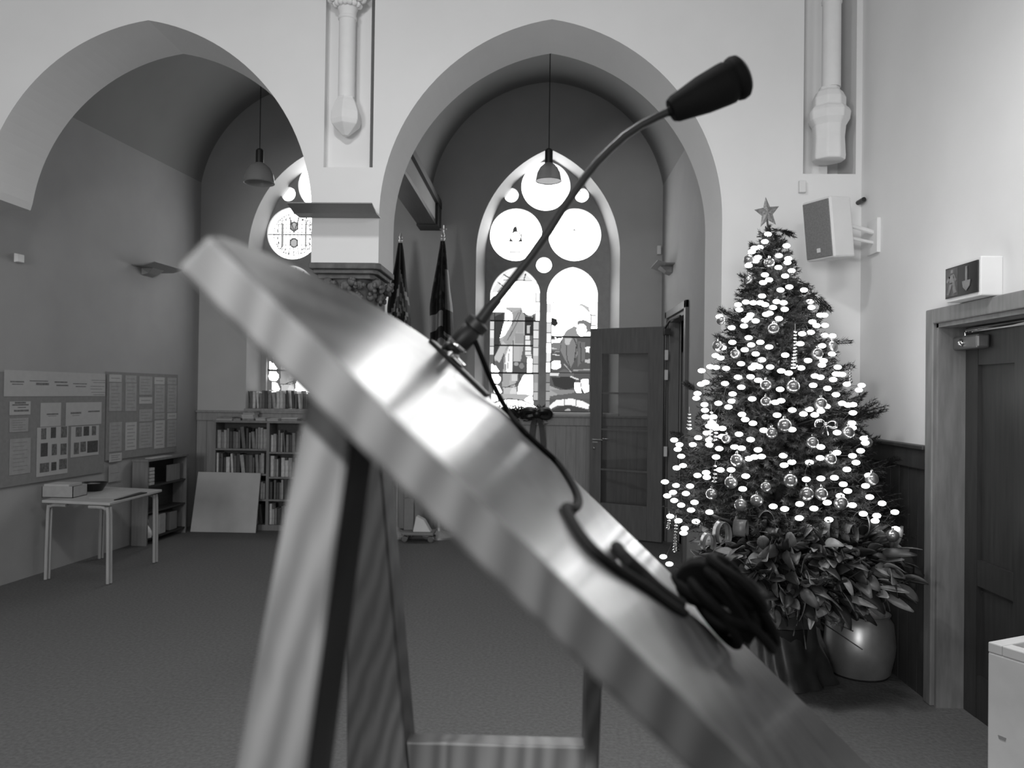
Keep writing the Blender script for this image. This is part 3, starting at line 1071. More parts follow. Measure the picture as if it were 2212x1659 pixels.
sbox(MB(), .105, .172, -.10, .085, .8).build('cabinet', M_WHITE, e, bevel=.012)
sbox(MB(), .095, .16, .083, .09).build('grille', mat('speaker_grille', .20, .6, .15, 120), e, bevel=.004)
mb = MB()
a_, b0 = -.0, -.118
mb.hexa([spt(-.012, b0 - .012, .09), spt(.012, b0 - .012, .09), spt(.012, b0 - .012, .093), spt(-.012, b0 - .012, .093), spt(-.012, b0 + .012, .09), spt(.012, b0 + .012, .09), spt(.012, b0 + .012, .093), spt(-.012, b0 + .012, .093)])
mb.build('badge', M_WHITE, e)
mb = MB().tube([spt(0, .02, -.1), spt(0, .02, -.17), (XN, 4.72, c.z)], .014, 8).tube([spt(0, -.05, -.1), spt(0, -.05, -.15), (XN, 4.72, c.z - .06)], .01, 8).box((XN - .02, 4.66, c.z - .12), (XN, 4.8, c.z + .08))
mb.build('bracket', M_WHITE, e)
pa = at_x(1862, 433, XN - .02)
e = empty('cable_plug', pa, 'small black plug with loose white wire beside the wall speaker', 'plug')
MB().tube([pa + V((0, .07, .0)), pa + V((0, -.03, .0))], .014, 8).build('plug', M_BLACK, e)
pts = [pa + V((0, .07, 0)), pa + V((-.02, .2, -.05)), pa + V((-.03, .22, -.14)), pa + V((-.01, .1, -.2)), pa + V((-.02, .12, -.32)), pa + V((-.02, .18, -.36)), pa + V((.0, .12, -.38)), pa + V((.01, .12, -.72))]
MB().tube(pts, .006, 6).build('wire', M_WHITE, e, smooth=True)

# ------------------------------------------------------------------ lectern (foreground)
ANG = math.radians(43.3)
MD = V((math.cos(ANG), 0, -math.sin(ANG)))
ND = V((-math.sin(ANG), 0, -math.cos(ANG)))      # through the thickness, downwards
YN, YFAR = .30, .94
A = at_y(451, 506, YN)
A = V((A.x, YN, A.z))
TH = .0186
BL = .86
lec = empty('lectern', (0.15, .62, 0), 'varnished pale wood lectern with a thick sloping top, close in the foreground', 'lectern')
n = 24
prof = []
for i in range(n + 1):
    t = i / n
    y = YN + (YFAR - YN) * t
    bul = .023 * max(0, 1 - (2 * t - 1) ** 2) ** .6
    prof.append(A + V((0, y - YN, 0)) - MD * bul)
poly = prof + [A + MD * BL + V((0, YFAR - YN, 0)), A + MD * BL]
mb = MB().prism(poly, ND * TH)
db = mb.build('desk_board', M_OAK, lec, bevel=.0025)
M_EDGE = M_OAK.copy()
M_EDGE.name = 'sawn_oak_edge'
M_EDGE.node_tree.nodes['Principled BSDF'].inputs['Roughness'].default_value = .6
for q in M_EDGE.node_tree.nodes:
    if q.type == 'VALTORGB':
        for el, v_ in zip(q.color_ramp.elements, (.026, .058)): el.color = (v_, v_, v_, 1)
    if q.type == 'MAPPING': q.inputs['Scale'].default_value = (26, 26, 8)
M_EDGE.node_tree.nodes['Principled BSDF'].inputs['Coat Weight'].default_value = 0
db.data.materials.append(M_EDGE)
for f in db.data.polygons:
    if abs(f.normal.dot(ND)) < .5: f.material_index = 1
# ledge at the reader's edge
q0 = A + MD * (BL - .03)
mb = MB().prism([q0, q0 + MD * .018, q0 + MD * .018 - ND * .022, q0 - ND * .022], (0, YFAR - YN, 0))
mb.build('book_ledge', M_OAK, lec, bevel=.002)


def leg(name, y0, y1, quad, ztop=None):
    """quad: (px,py) x4 of the front face at y0: top-left, top-right, then the lower right and lower left points giving the slope to the floor"""
    tl, tr, br, bl = [at_y(a, b_, y0) for a, b_ in quad]

    def ext(a, b_, z): return a + (b_ - a) * ((z - a.z) / (b_.z - a.z))
    fl, fr = ext(tl, bl, 0.0), ext(tr, br, 0.0)

    def up(p, q):   # run up to just under the board
        d = (p - q).normalized()
        # board underside plane through A+ND*TH with normal ND
        t = ((A + ND * (TH + .0005)) - p).dot(ND) / d.dot(ND)
        return p + d * t
    tl, tr = up(tl, fl), up(tr, fr)
    dy = V((0, y1 - y0, 0))
    return MB().hexa([fl, fr, fr + dy, fl + dy, tl, tr, tr + dy, tl + dy])


# near leg flares a little; far leg nearly upright
leg('leg', .36, .415, [(655, 880), (757, 975), (668, 1650), (556, 1400)]).build('leg', M_EDGE, lec, bevel=.003)
leg('leg', .86, .92, [(748, 1090), (832, 1100), (880, 1650), (748, 1650)]).build('leg', M_EDGE, lec, bevel=.003)
leg('leg', .86, .925, [(1268, 1470), (1300, 1490), (1294, 1650), (1263, 1650)]).build('leg', M_EDGE, lec, bevel=.002)
a_, b_ = at_y(878, 1603, .865), at_y(1266, 1603, .865)
MB().box((a_.x - .01, .865, a_.z - .11), (b_.x + .002, .89, a_.z)).build('stretcher', M_OAK, lec, bevel=.002)


def on_board(px, py, lift=0.0):
    return on_plane(px, py, A - ND * lift, ND)


# ------------------------------------------------------------------ microphone
YM = .90
def my(px, py): return at_y(px, py, YM)


base = on_board(975, 778)
mic = empty('gooseneck_microphone', base, 'slim black gooseneck microphone rising from a small plate on the lectern', 'microphone')
P0, P1 = on_board(940, 752), on_board(1050, 858)
c = (P0 + P1) / 2
hl = (P1 - P0).dot(MD) / 2
mb = MB()
w2 = .024
yc = YFAR - w2 - .004


def bp(u, y, l): return A + MD * u + V((0, y - YN, 0)) - ND * l


u0 = (on_board(935, 748) - A).dot(MD)
u1 = (at_y(1052, 860, YFAR) - A).dot(MD)
u0 = (at_y(940, 752, YFAR) - A).dot(MD) - .004
mb.hexa([bp(u0, yc - w2, 0), bp(u1, yc - w2, 0), bp(u1, yc + w2, 0), bp(u0, yc + w2, 0), bp(u0, yc - w2, .004), bp(u1, yc - w2, .004), bp(u1, yc + w2, .004), bp(u0, yc + w2, .004)])
mb.build('base_plate', M_BLACK, mic, bevel=.001)
us = u0 + .03
MB().hexa([bp(us, yc - .012, .004), bp(us + .016, yc - .012, .004), bp(us + .016, yc + .012, .004), bp(us, yc + .012, .004), bp(us, yc - .012, .009), bp(us + .016, yc - .012, .009), bp(us + .016, yc + .012, .009), bp(us, yc + .012, .009)]).build('latch', M_CHROME, mic, bevel=.002)
YM = yc
s0 = my(962, 776)
dirn = (my(1030, 700) - s0).normalized()
L_ = (my(1022, 708) - s0).length
MB().lathe(s0, [(.0105, 0), (.0105, .012), (.0075, .014), (.0075, .022)], 20, axis=dirn).build('socket', M_CHROME, mic, smooth=True)
MB().lathe(s0, [(.0112, .02), (.0125, .023), (.0125, L_ - .006), (.011, L_ - .001), (.0142, L_), (.0145, L_ + .009), (.009, L_ + .012)], 20, axis=dirn).build('plug_body', M_BLACK, mic, smooth=True)
MB().lathe(s0, [(.0128, .019), (.013, .0195), (.013, .0225), (.0128, .023)], 20, axis=dirn).build('chrome_ring', M_CHROME, mic, smooth=True)
MB().ball(bp(us - .008, yc, .012), .012, 10, 8, (1, 1, .8)).build('ball_joint', M_BLACK, mic, smooth=True)
nk = [(1026, 703), (1040, 690), (1058, 665), (1075, 645), (1110, 601), (1150, 550), (1185, 500), (1215, 452), (1243, 412), (1262, 385), (1290, 350), (1318, 322), (1350, 293), (1385, 270), (1420, 252), (1452, 238)]
pts = [my(*p) for p in nk]
MB().tube(pts[:4], [.0075, .0068, .0065, .006], 14).build('neck_sleeve', M_BLACK, mic, smooth=True)
MB().tube(pts[3:], .0048, 12).build('gooseneck', M_BLACK, mic, smooth=True)
h0, h1 = my(1448, 240), my(1604, 163)
ax = (h1 - h0).normalized()
hl = (h1 - h0).length
K = YM / F
MB().lathe(h0, [(9 * K, -.004), (11 * K, 0), (24 * K, .001), (29 * K, .006), (33 * K, hl * .2), (41 * K, hl * .45), (45 * K, hl * .72), (45.5 * K, hl * .8), (42 * K, hl * .83), (42 * K, hl * .85), (46 * K, hl * .87), (48 * K, hl * .92),
                (46 * K, hl * .98), (38 * K, hl * 1.02), (20 * K, hl * 1.05), (2 * K, hl * 1.06)], 28, axis=ax).build('windscreen', M_RUBBER, mic, smooth=True)

# microphone cable lying along the board
YM = yc


def bpx(px, py, lift=.003):
    return on_board(px, py, lift)


cab = empty('microphone_cable', on_board(1240, 1085), 'black microphone cable trailing down the lectern top to a tangled coil', 'cable')
pts = [at_y(1020, 722, yc), at_y(1040, 770, yc), at_y(1065, 830, yc), at_y(1092, 880, YFAR - .008)] + [bpx(*p) for p in ((1112, 908), (1140, 940), (1170, 967), (1205, 1000), (1232, 1037), (1249, 1070), (1250, 1090), (1240, 1098), (1226, 1094), (1222, 1098), (1232, 1118), (1250, 1148), (1280, 1185), (1320, 1218), (1362, 1245), (1400, 1270), (1440, 1300), (1480, 1325))]


def smooth(pts, k=4):
    out = []
    n = len(pts)
    for i in range(n - 1):
        a, b_, c_, d_ = pts[max(i - 1, 0)], pts[i], pts[i + 1], pts[min(i + 2, n - 1)]
        for q in range(k):
            t = q / k
            out.append(.5 * ((2 * b_) + (c_ - a) * t + (2 * a - 5 * b_ + 4 * c_ - d_) * t * t + (3 * b_ - a - 3 * c_ + d_) * t ** 3))
    return out + [pts[-1]]


MB().tube(smooth(pts), .0031, 8).build('cable', M_RUBBER, cab, smooth=True)
pts = [bpx(1332, 1182, .004), bpx(1350, 1205, .005), bpx(1385, 1237, .005), bpx(1425, 1275, .005), bpx(1470, 1305, .006)]
MB().tube(smooth(pts), .0046, 8).build('cable_end', M_RUBBER, cab, smooth=True)
# the coil: several loops, a wrapping tie and loose ends
cc = on_board(1535, 1345, .006)
mb = MB()
rnd = random.Random(5)
e1, e2 = MD, V((0, 1, 0))
for k in range(17):
    r1, r2 = rnd.uniform(.016, .034), rnd.uniform(.012, .03)
    off = e1 * rnd.uniform(-.016, .018) + e2 * rnd.uniform(-.01, .01) - ND * (rnd.uniform(.004, .042))
    ph = rnd.uniform(0, 6)
    t1, t2 = rnd.uniform(-.5, .5), rnd.uniform(-.3, .3)
    loop = [cc + off + e1 * (r1 * math.cos(ph + a)) + e2 * (r2 * math.sin(ph + a)) - ND * (t1 * r1 * math.sin(a) + t2 * r2 * math.cos(2 * a)) * .6 for a in [2 * math.pi * q / 22 for q in range(24)]]
    mb.tube(loop, .0042, 7, caps=False)
mb.build('coil', M_RUBBER, cab, smooth=True)
mb = MB()
q = cc - ND * .02
for k, (a, b_) in enumerate(((1605, 1252), (1640, 1300), (1588, 1228))):
    tip = at_y(a, b_, q.y + .01)
    mb.tube(smooth([q - ND * .02, q * .5 + tip * .5 + V((0, 0, .006)), tip]), .0055, 7)
mb.build('loose_end', M_RUBBER, cab, smooth=True)
MB().lathe(cc - ND * .018 - MD * .03, [(.018, -.008), (.02, -.006), (.02, .006), (.018, .008)], 16, axis=V((.3, 1, .2))).build('cable_tie', M_RUBBER, cab, smooth=True)

# ------------------------------------------------------------------ painted box, bottom right
th = math.radians(27)
c0_ = at_y(2134, 1386, 2.0)
ztop = c0_.z
U = V((math.cos(th), math.sin(th), 0))
Wd = V((math.sin(th), -math.cos(th), 0))


def rb(mb, u0, u1, w0, w1, z0, z1):
    f = lambda u, w, z: V((c0_.x, c0_.y, 0)) + U * u + Wd * w + V((0, 0, z))
    return mb.hexa([f(u0, w1, z0), f(u1, w1, z0), f(u1, w0, z0), f(u0, w0, z0), f(u0, w1, z1), f(u1, w1, z1), f(u1, w0, z1), f(u0, w0, z1)])


bx = empty('painted_box_plinth', (c0_.x + .3, c0_.y, 0), 'cream painted box plinth with recessed top at the lower right edge', 'plinth')
M_CREAM = mat('scuffed_cream_paint', .52, .5, .06, 12)
mb = MB()
rb(mb, 0, .62, 0, .5, 0, ztop - .025)
mb.build('body', M_CREAM, bx, bevel=.004)
mb = MB()
rb(mb, 0, .62, 0, .035, ztop - .025, ztop)
rb(mb, 0, .035, .035, .47, ztop - .025, ztop)
rb(mb, .585, .62, .035, .47, ztop - .025, ztop)
rb(mb, 0, .62, .47, .5, ztop - .025, ztop)
mb.build('rim', M_CREAM, bx, bevel=.003)
mb = MB()
rb(mb, .05, .57, .055, .45, ztop - .025, ztop - .018)
mb.build('inset_panel', mat('dark_inset', .14, .7, .3, 20), bx)  # inset panel in a darker tone than the rim around it
mb = MB()
f = lambda u, w, z: V((c0_.x, c0_.y, 0)) + U * u + Wd * w + V((0, 0, z))
mb.hexa([f(-.002, .03, ztop - .225), f(-.002, .045, ztop - .225), f(.001, .045, ztop - .225), f(.001, .03, ztop - .225), f(-.002, .028, ztop - .217), f(-.002, .047, ztop - .217), f(.001, .047, ztop - .217), f(.001, .028, ztop - .217)])
mb.build('scuff', M_GREYP, bx)

# ------------------------------------------------------------------ left bay: tables, shelves, papers
ZT = .625
c4 = [at_z(90, 1080, ZT), at_z(237, 1086, ZT), at_z(350, 1057, ZT), at_z(222, 1051, ZT)]
# keep the table clear of the wall
for i in (0, 3):
    w_ = xl(c4[i].y) + .015
    if c4[i].x < w_: c4[i] = V((w_, c4[i].y, c4[i].z))
tb = empty('low_table', ((c4[0].x + c4[2].x) / 2, (c4[0].y + c4[2].y) / 2, 0), 'low pale-topped table with bent wooden legs against the left wall', 'table')
MB().prism([c4[0], c4[1], c4[2], c4[3]], (0, 0, -.022)).build('tabletop', M_LIGHTW, tb, bevel=.004)
ctr = sum(c4, V((0, 0, 0))) / 4
for i, p in enumerate(c4):
    q = p + (ctr - p) * (.12 if i != 1 else .07)
    side = c4[1] - c4[0] if i in (0, 1) else c4[2] - c4[3]
    side = side.normalized() * (1 if i in (0, 3) else -1)
    perp = V((-side.y, side.x, 0)).normalized()
    mb = MB()
    for s_ in (-.016, .016):
        b0_ = q + perp * s_
        pth = [b0_ + side * .16 + V((0, 0, -.04)), b0_ + side * .06 + V((0, 0, -.04)), b0_ + side * .02 + V((0, 0, -.052)), b0_ + V((0, 0, -.09)), V((b0_.x - side.x * .01, b0_.y - side.y * .01, .006))]
        mb.tube(smooth(pth, 3), .013, 8)
    mb.build('leg', M_TABLEW, tb, smooth=True)


def thing_box(name, m, a, b_, label, cat, group=None, bevel=.003):
    return top(name, MB().box(a, b_), m, label, cat, group, bevel=bevel)


# things on the table
p = at_z(140, 1072, ZT)
bxp = V((max(p.x, xl(p.y) + .12), p.y, ZT))
e = empty('storage_box', bxp, 'pale open storage box full of papers on the low table', 'box')
mb = MB()
x, y, z0 = bxp
hw_, hd_, hh_ = .125, .1, .09
mb.box((x - hw_, y - hd_, z0 + .001), (x + hw_, y + hd_, z0 + .006))
mb.box((x - hw_, y - hd_, z0), (x + hw_, y - hd_ + .005, z0 + hh_)).box((x - hw_, y + hd_ - .005, z0), (x + hw_, y + hd_, z0 + hh_)).box((x - hw_, y - hd_, z0), (x - hw_ + .005, y + hd_, z0 + hh_)).box((x + hw_ - .005, y - hd_, z0), (x + hw_, y + hd_, z0 + hh_))
mb.build('box', M_PAPER2, e)
for k in range(4):
    q = MB().box((x - hw_ + .01, y - hd_ + .01, z0 + .01 + k * .025), (x + hw_ - .01 - k * .01, y + hd_ - .01, z0 + .03 + k * .025))
    q.build('paper_stack', M_PAPER if k % 2 else M_PAPER2, e)
p = at_z(200, 1060, ZT)
e = empty('shallow_basket', (p.x, p.y, ZT), 'dark shallow basket beside the storage box on the low table', 'basket')
MB().lathe((p.x, p.y, ZT), [(.075, 0), (.105, .05), (.115, .07), (.108, .07), (.098, .05), (.07, .008)], 20).build('basket', M_BLACK, e, smooth=True)
MB().box((p.x - .05, p.y - .06, ZT + .03), (p.x + .05, p.y + .05, ZT + .06)).build('contents', M_PAPER, e, bevel=.01)
q = [at_z(*a, ZT + .001) for a in ((192, 1076), (250, 1076), (300, 1063), (236, 1061))]
mb = MB().prism(q, (0, 0, .003))
top('paper_sheet', mb, M_PAPER, 'large pale sheet of paper lying on the low table top', 'paper')
q = [at_z(*a, ZT + .001) for a in ((246, 1081), (262, 1079), (318, 1065), (304, 1064))]
top('folder', MB().prism(q, (0, 0, .006)), M_BLACK, 'thin dark folder lying along the edge of the low table', 'folder')


# papers on the left wall
def wall_quad(px0, px1, py0, py1, off, th_, mb=None):
    """rectangle on the left wall from picture columns px0..px1 and rows py0..py1 (rows read at the middle)"""
    cm = (px0 + px1) / 2
    t = on_left(cm, py0)
    b_ = on_left(cm, py1)
    a = on_left(px0, (py0 + py1) / 2)
    c_ = on_left(px1, (py0 + py1) / 2)
    mb = mb or MB()
    P = [V((a.x, a.y, b_.z)), V((c_.x, c_.y, b_.z)), V((c_.x, c_.y, t.z)), V((a.x, a.y, t.z))]
    P = [p + LNRM * off for p in P]
    return mb.prism(P, LNRM * th_), P[0]


def wthing(name, m, r, off, th_, label, cat, group=None):
    mb, p0 = wall_quad(*r, off, th_)
    return top(name, mb, m, label, cat, group)


wthing('notice_board', M_BOARD, (-70, 222, 806, 1042), 0.002, .018, 'large grey felt notice board on the left wall behind the low table', 'notice board')
wthing('notice_board', M_BOARD, (226, 379, 806, 985), 0.002, .018, 'grey felt notice board with rows of paper columns, above the dark shelf unit', 'notice board')


def paper(r, label, m=None, lines=0, blobs=(), strips=(), group=None, name='paper_notice', cat='paper'):
    mb, p0 = wall_quad(*r, .0215, .002)
    _, base = wall_quad(*r, .0215, .002)
    e = empty(name, base, label, cat, group)
    mb.build('sheet', m or M_PAPER2, e)
    x0, x1, y0, y1 = r
    ms = MB()
    k_ = 0
    for i in range(lines):
        yy = y0 + (y1 - y0) * (i + 1) / (lines + 1)
        wall_quad(x0 + (x1 - x0) * .15, x1 - (x1 - x0) * (.15 + .15 * ((i * 3) % 2)), yy - .8, yy + .8, .0236, .0006, ms)
        k_ += 1
    for (a, b_, c_, d_) in strips:
        wall_quad(a, b_, c_, d_, .0236, .0006, ms)
        k_ += 1
    if k_:
        ms.build('printed_lines', M_PAPER3 if not strips else mat('print', .15, .8, .4, 60), e)
    for (a, b_, c_, d_) in blobs:
        mm, _ = wall_quad(a, b_, c_, d_, .0236, .0008)
        mm.build('photo_print', M_INK if (a + c_) % 3 else mat('photo_mid', .12, .6, .5, 50), e)
    return e


paper((3, 222, 803, 856), 'long pale paper banner with faded lettering across the top of the notice board', M_PAPER,
      strips=[(16, 46, 823, 826), (20, 44, 829, 831), (58, 98, 822, 824), (72, 100, 827, 832), (112, 140, 824, 827), (116, 142, 831, 834), (152, 182, 828, 830), (158, 180, 834, 836), (192, 222, 821, 822), (196, 222, 826, 827), (190, 220, 834, 835), (190, 216, 840, 841), (192, 222, 847, 848), (196, 220, 852, 853)], name='paper_banner', cat='banner')
paper((15, 60, 867, 896), 'small pale badge-shaped card with dark emblem under the banner', M_PAPER, strips=[(20, 56, 873, 876), (26, 50, 868, 872), (24, 56, 885, 889), (32, 50, 879, 881)])
paper((15, 55, 903, 933), 'small plain notice below the badge card', M_PAPER2, lines=5)
paper((15, 60, 947, 1024), 'tall printed notice at the lower left of the notice board', M_PAPER2, lines=8)
paper((82, 126, 870, 921), 'narrow title card above the nine small photographs', M_PAPER, strips=[(95, 120, 893, 896), (98, 116, 898, 899)])
paper((137, 214, 869, 918), 'wide title card above the six small photographs', M_PAPER, strips=[(147, 170, 890, 894), (150, 166, 897, 898), (185, 210, 887, 890)])
g3 = [(83, 94, 925, 949), (104, 115, 923, 946), (126, 139, 921, 945), (82, 97, 957, 986), (106, 117, 959, 983), (125, 138, 958, 982), (80, 100, 1000, 1020), (105, 116, 998, 1016), (122, 139, 991, 1013)]
paper((74, 141, 922, 1026), 'white sheet with nine small dark photographs in three rows', M_PAPER, blobs=g3)
g2 = [(158, 171, 922, 943), (175, 187, 921, 941), (193, 202, 920, 940), (154, 165, 956, 981), (168, 180, 954, 976), (183, 206, 952, 977)]
paper((148, 208, 920, 985), 'white sheet with six small dark photographs in two rows', M_PAPER, blobs=g2)
cols = [(231, 258), (266, 290), (296, 324), (329, 351), (357, 377)]
rows = {0: [(809, 825), (827, 888), (912, 975), (979, 997)], 1: [(811, 826), (828, 888), (912, 972)], 2: [(813, 853), (858, 872), (884, 910), (913, 967)], 3: [(815, 830), (832, 890), (892, 905), (908, 968)], 4: [(816, 830), (832, 890), (892, 905), (907, 965)]}
ords = ['first', 'second', 'third', 'fourth', 'fifth']
rws = ['top', 'second', 'third', 'bottom']
for ci, (a, b_) in enumerate(cols):
    rr = rows[ci]
    for ri, (t, bt) in enumerate(rr):
        rw = rws[ri] if ri < len(rr) - 1 else 'bottom'
        paper((a, b_, t, bt), '%s printed sheet in the %s column from the left on the shelf-side notice board' % (rw, ords[ci]), M_PAPER2 if (ci + ri) % 3 else M_PAPER,
              lines=int((bt - t) / 9) | 1, group='printed sheets on the second notice board')
paper((230, 256, 1003, 1040), 'long grey sheet hanging on the wall left of the dark shelf unit', M_PAPER2, lines=1)

# dark shelf unit against the left wall
sn = at_z(316, 1180, 0)
sf = at_z(402, 1150, 0)
D_ = .19
fx = lambda y: sn.x + (sf.x - sn.x) * (y - sn.y) / (sf.y - sn.y)
ya, yb = sn.y, sf.y
ax_ = (V((sf.x, sf.y, 0)) - V((sn.x, sn.y, 0))).normalized()
bk = -V((ax_.y, -ax_.x, 0))
SL = (V((sf.x, sf.y, 0)) - V((sn.x, sn.y, 0))).length
SB = V((sn.x, sn.y, 0))


def sh(mb, u0, u1, w0, w1, z0, z1):
    f = lambda u, w, z: SB + ax_ * u + bk * w + V((0, 0, z))
    return mb.hexa([f(u0, w0, z0), f(u1, w0, z0), f(u1, w1, z0), f(u0, w1, z0), f(u0, w0, z1), f(u1, w0, z1), f(u1, w1, z1), f(u0, w1, z1)])


HT = at_y(318, 993, sn.y).z
D_ = min(.2, (SB.x - xl(SB.y)) / 1.02 - .03)
su = empty('shelf_unit', SB + ax_ * SL / 2, 'dark wooden open shelf unit standing against the left wall beside the low table', 'shelf unit')
for (u0, u1, w0, w1, z0, z1, nm, m) in ((0, .02, 0, D_, 0, HT - .02, 'side_panel', M_SHELFW), (SL - .02, SL, 0, D_, 0, HT - .02, 'side_panel', M_SHELFW), (-.01, SL + .01, -.01, D_, HT - .02, HT, 'top_panel', M_SHELFW),
                                      (.02, SL - .02, D_ - .01, D_, .0, HT - .02, 'back_panel', M_DARKW), (.02, SL - .02, .005, D_ - .01, .05, .065, 'shelf', M_DARKW), (.02, SL - .02, .005, D_ - .01, .30, .315, 'shelf', M_DARKW), (.02, SL - .02, .005, D_ - .01, .55, .565, 'shelf', M_DARKW)):
    mb = MB()
    sh(mb, u0, u1, w0, w1, z0, z1).build(nm, m, su)
f_ = lambda u, w, z: SB + ax_ * u + bk * w + V((0, 0, z))
WS = (D_ - .015) / .16


def sh2(mb, u0, u1, w0, w1, z0, z1):
    return sh(mb, u0, u1, w0 * WS, w1 * WS, z0 + .0008, z1)


for k in range(5):
    mb = MB()
    sh2(mb, .06, .15, .015, .12, .5655 + k * .034, .5655 + k * .034 + .03)
    top('card_box', mb, M_PAPER, '%s of the five small white boxes stacked on the dark shelf unit' % ['lowest', 'second lowest', 'middle', 'second highest', 'topmost'][k], 'box', 'small white boxes in the shelf unit', bevel=.004)
mb = MB()
sh2(mb, .42, .66, .03, .05, .5655, .73)
top('picture_card', mb, M_SHELFW, 'plain grey card leaning at the far end of the upper shelf', 'card')
p = f_(.085, .055 + .0, .0658)
bo = empty('soap_bottle', p, 'pale plastic bottle with a narrow neck on the lowest shelf of the dark unit', 'bottle')
MB().lathe(p, [(.05, 0), (.055, .02), (.052, .06), (.03, .1), (.016, .12), (.016, .14)], 16).build('bottle', M_WHITE, bo, smooth=True)
MB().lathe(p, [(.02, .141), (.022, .15), (.02, .175), (.01, .18)], 12).build('cap', M_PAPER2, bo, smooth=True)
mb = MB()
sh2(mb, .26, .38, .02, .14, .0655, .26)
top('storage_tin', mb, M_PAPER2, 'upright pale box on the lowest shelf of the dark unit', 'box', bevel=.006)
mb = MB()
sh2(mb, .12, .2, .05, .15, .0655, .27)
top('storage_tin', mb, M_GREYP, 'dark grey upright box between the bottle and the pale box', 'box', bevel=.006)
mb = MB()
sh2(mb, .48, .62, .03, .15, .0655, .25)
top('storage_tin', mb, M_SHELFW, 'dull brown upright box at the far end of the lowest shelf', 'box', bevel=.006)
mb = MB()
sh2(mb, .1, .45, .0, .1, HT, HT + .006)
top('paper_pile', mb, M_PAPER, 'loose pale papers on top of the dark shelf unit', 'paper')

# ------------------------------------------------------------------ bookcase with books
YC = 8.40
bxl, bxr = at_y(461, 1000, YC).x, at_y(461, 1000, YC).x + 1.16
bmid = at_y(578, 1000, YC).x
BH = at_y(560, 909, YC).z
bc = empty('bookcase', ((bxl + bxr) / 2, YC + .12, 0), 'wide pale wooden bookcase against the end wall, four shelves in two columns', 'bookcase')
zsh = [.05, at_y(560, 1090, YC).z - .07, at_y(520, 1020, YC).z, at_y(520, 971, YC).z]
zsh = [.06, .33, .60, .865]
for nm, a, b_ in [('side_panel', (bxl, YC, 0), (bxl + .02, YC + .25, BH - .022)), ('side_panel', (bxr - .02, YC, 0), (bxr, YC + .25, BH - .022)), ('divider', (bmid - .015, YC, 0), (bmid + .015, YC + .25, BH - .022)),
                  ('top_panel', (bxl - .01, YC - .01, BH - .022), (bxr + .01, YC + .25, BH)), ('back_panel', (bxl + .02, YC + .235, 0), (bxr - .02, YC + .25, BH - .022)), ('plinth', (bxl + .02, YC + .005, 0), (bxr - .02, YC + .02, .06))]:
    MB().box(a, b_).build(nm, M_SHELFW if nm != 'back_panel' else M_DARKW, bc)
for ci, (a, b_) in enumerate(((bxl + .02, bmid - .015), (bmid + .015, bxr - .02))):
    for k, zz in enumerate(zsh):
        zz = zz - (.03 if (ci and k > 1) else 0)
        MB().box((a, YC + .003, zz - .018), (b_, YC + .235, zz)).build('shelf', M_SHELFW, bc)

tones = [(.05, 'dark'), (.11, 'dull grey'), (.19, 'mid grey'), (.30, 'light grey'), (.50, 'pale')]
BM = [mat('book_cloth_%d' % i, t[0], .6, .25, 25) for i, t in enumerate(tones)]
rb_ = random.Random(11)
lvl = ['bottom', 'third', 'second', 'top']
ORD = ['first', 'second', 'third', 'fourth', 'fifth', 'sixth', 'seventh', 'eighth', 'ninth', 'tenth', 'eleventh', 'twelfth', 'thirteenth', 'fourteenth', 'fifteenth', 'sixteenth', 'seventeenth', 'eighteenth', 'nineteenth', 'twentieth',
       'twenty-first', 'twenty-second', 'twenty-third', 'twenty-fourth', 'twenty-fifth', 'twenty-sixth', 'twenty-seventh', 'twenty-eighth', 'twenty-ninth', 'thirtieth']


def make_book(w, d, h, ti):
    """spine towards -y; pages inset on top"""
    mb = MB()
    mb.box((0, .004, 0), (.0025, d, h)).box((w - .0025, .004, 0), (w, d, h))
    mb.prism([(0, .004, 0), (w * .2, .0008, 0), (w * .8, .0008, 0), (w, .004, 0), (w, .008, 0), (0, .008, 0)], (0, 0, h))
    o = mb.build('book', BM[ti])
    o.data.materials.append(M_PAPER)
    pm = MB().box((.0025, .008, .003), (w - .0025, d - .003, h - .004))
    me = o.data
    bm = bmesh.new()
    bm.from_mesh(me)
    vs = [bm.verts.new(v) for v in pm.v]
    for f in pm.f:
        bf = bm.faces.new([vs[i] for i in f])
        bf.material_index = 1
    bmesh.ops.recalc_face_normals(bm, faces=bm.faces)
    bm.to_mesh(me)
    bm.free()
    return o


def book_row(x0, x1, y, z, hmax, where, group, gap=.0, leanp=.15, thick=(.014, .04), dmax=.17, hmin=.7, seq=None):
    x = x0 + .004
    k = 0
    while True:
        w = rb_.uniform(*thick)
        if x + w > x1 - .004: break
        h = hmax * rb_.uniform(hmin, .97)
        ti = rb_.choices(range(5), [3, 3, 3, 2, 2])[0]
        if seq and k < len(seq):
            ti = seq[k]
        o = make_book(w, rb_.uniform(.12, dmax), h, ti)
        ln = 0
        if rb_.random() < leanp and x > x0 + .03:
            ln = rb_.uniform(.05, .12)
        o.location = (x, y + rb_.uniform(0, .02), z + (w * math.sin(ln) if ln < 0 else 0) + .0005)
        if ln:
            o.rotation_euler = (0, -ln, 0)
            o.location.x = x + h * math.sin(ln)
            x += h * math.sin(ln)
        tag(o, '%s %s book, %s from left %s' % ('thick' if w > .028 else 'slim', tones[ti][1], ORD[k], where), 'book', group)
        x += w + rb_.uniform(.0005, .003) + (rb_.uniform(.01, .03) if rb_.random() < gap else 0)
        k += 1
        if k >= len(ORD): break


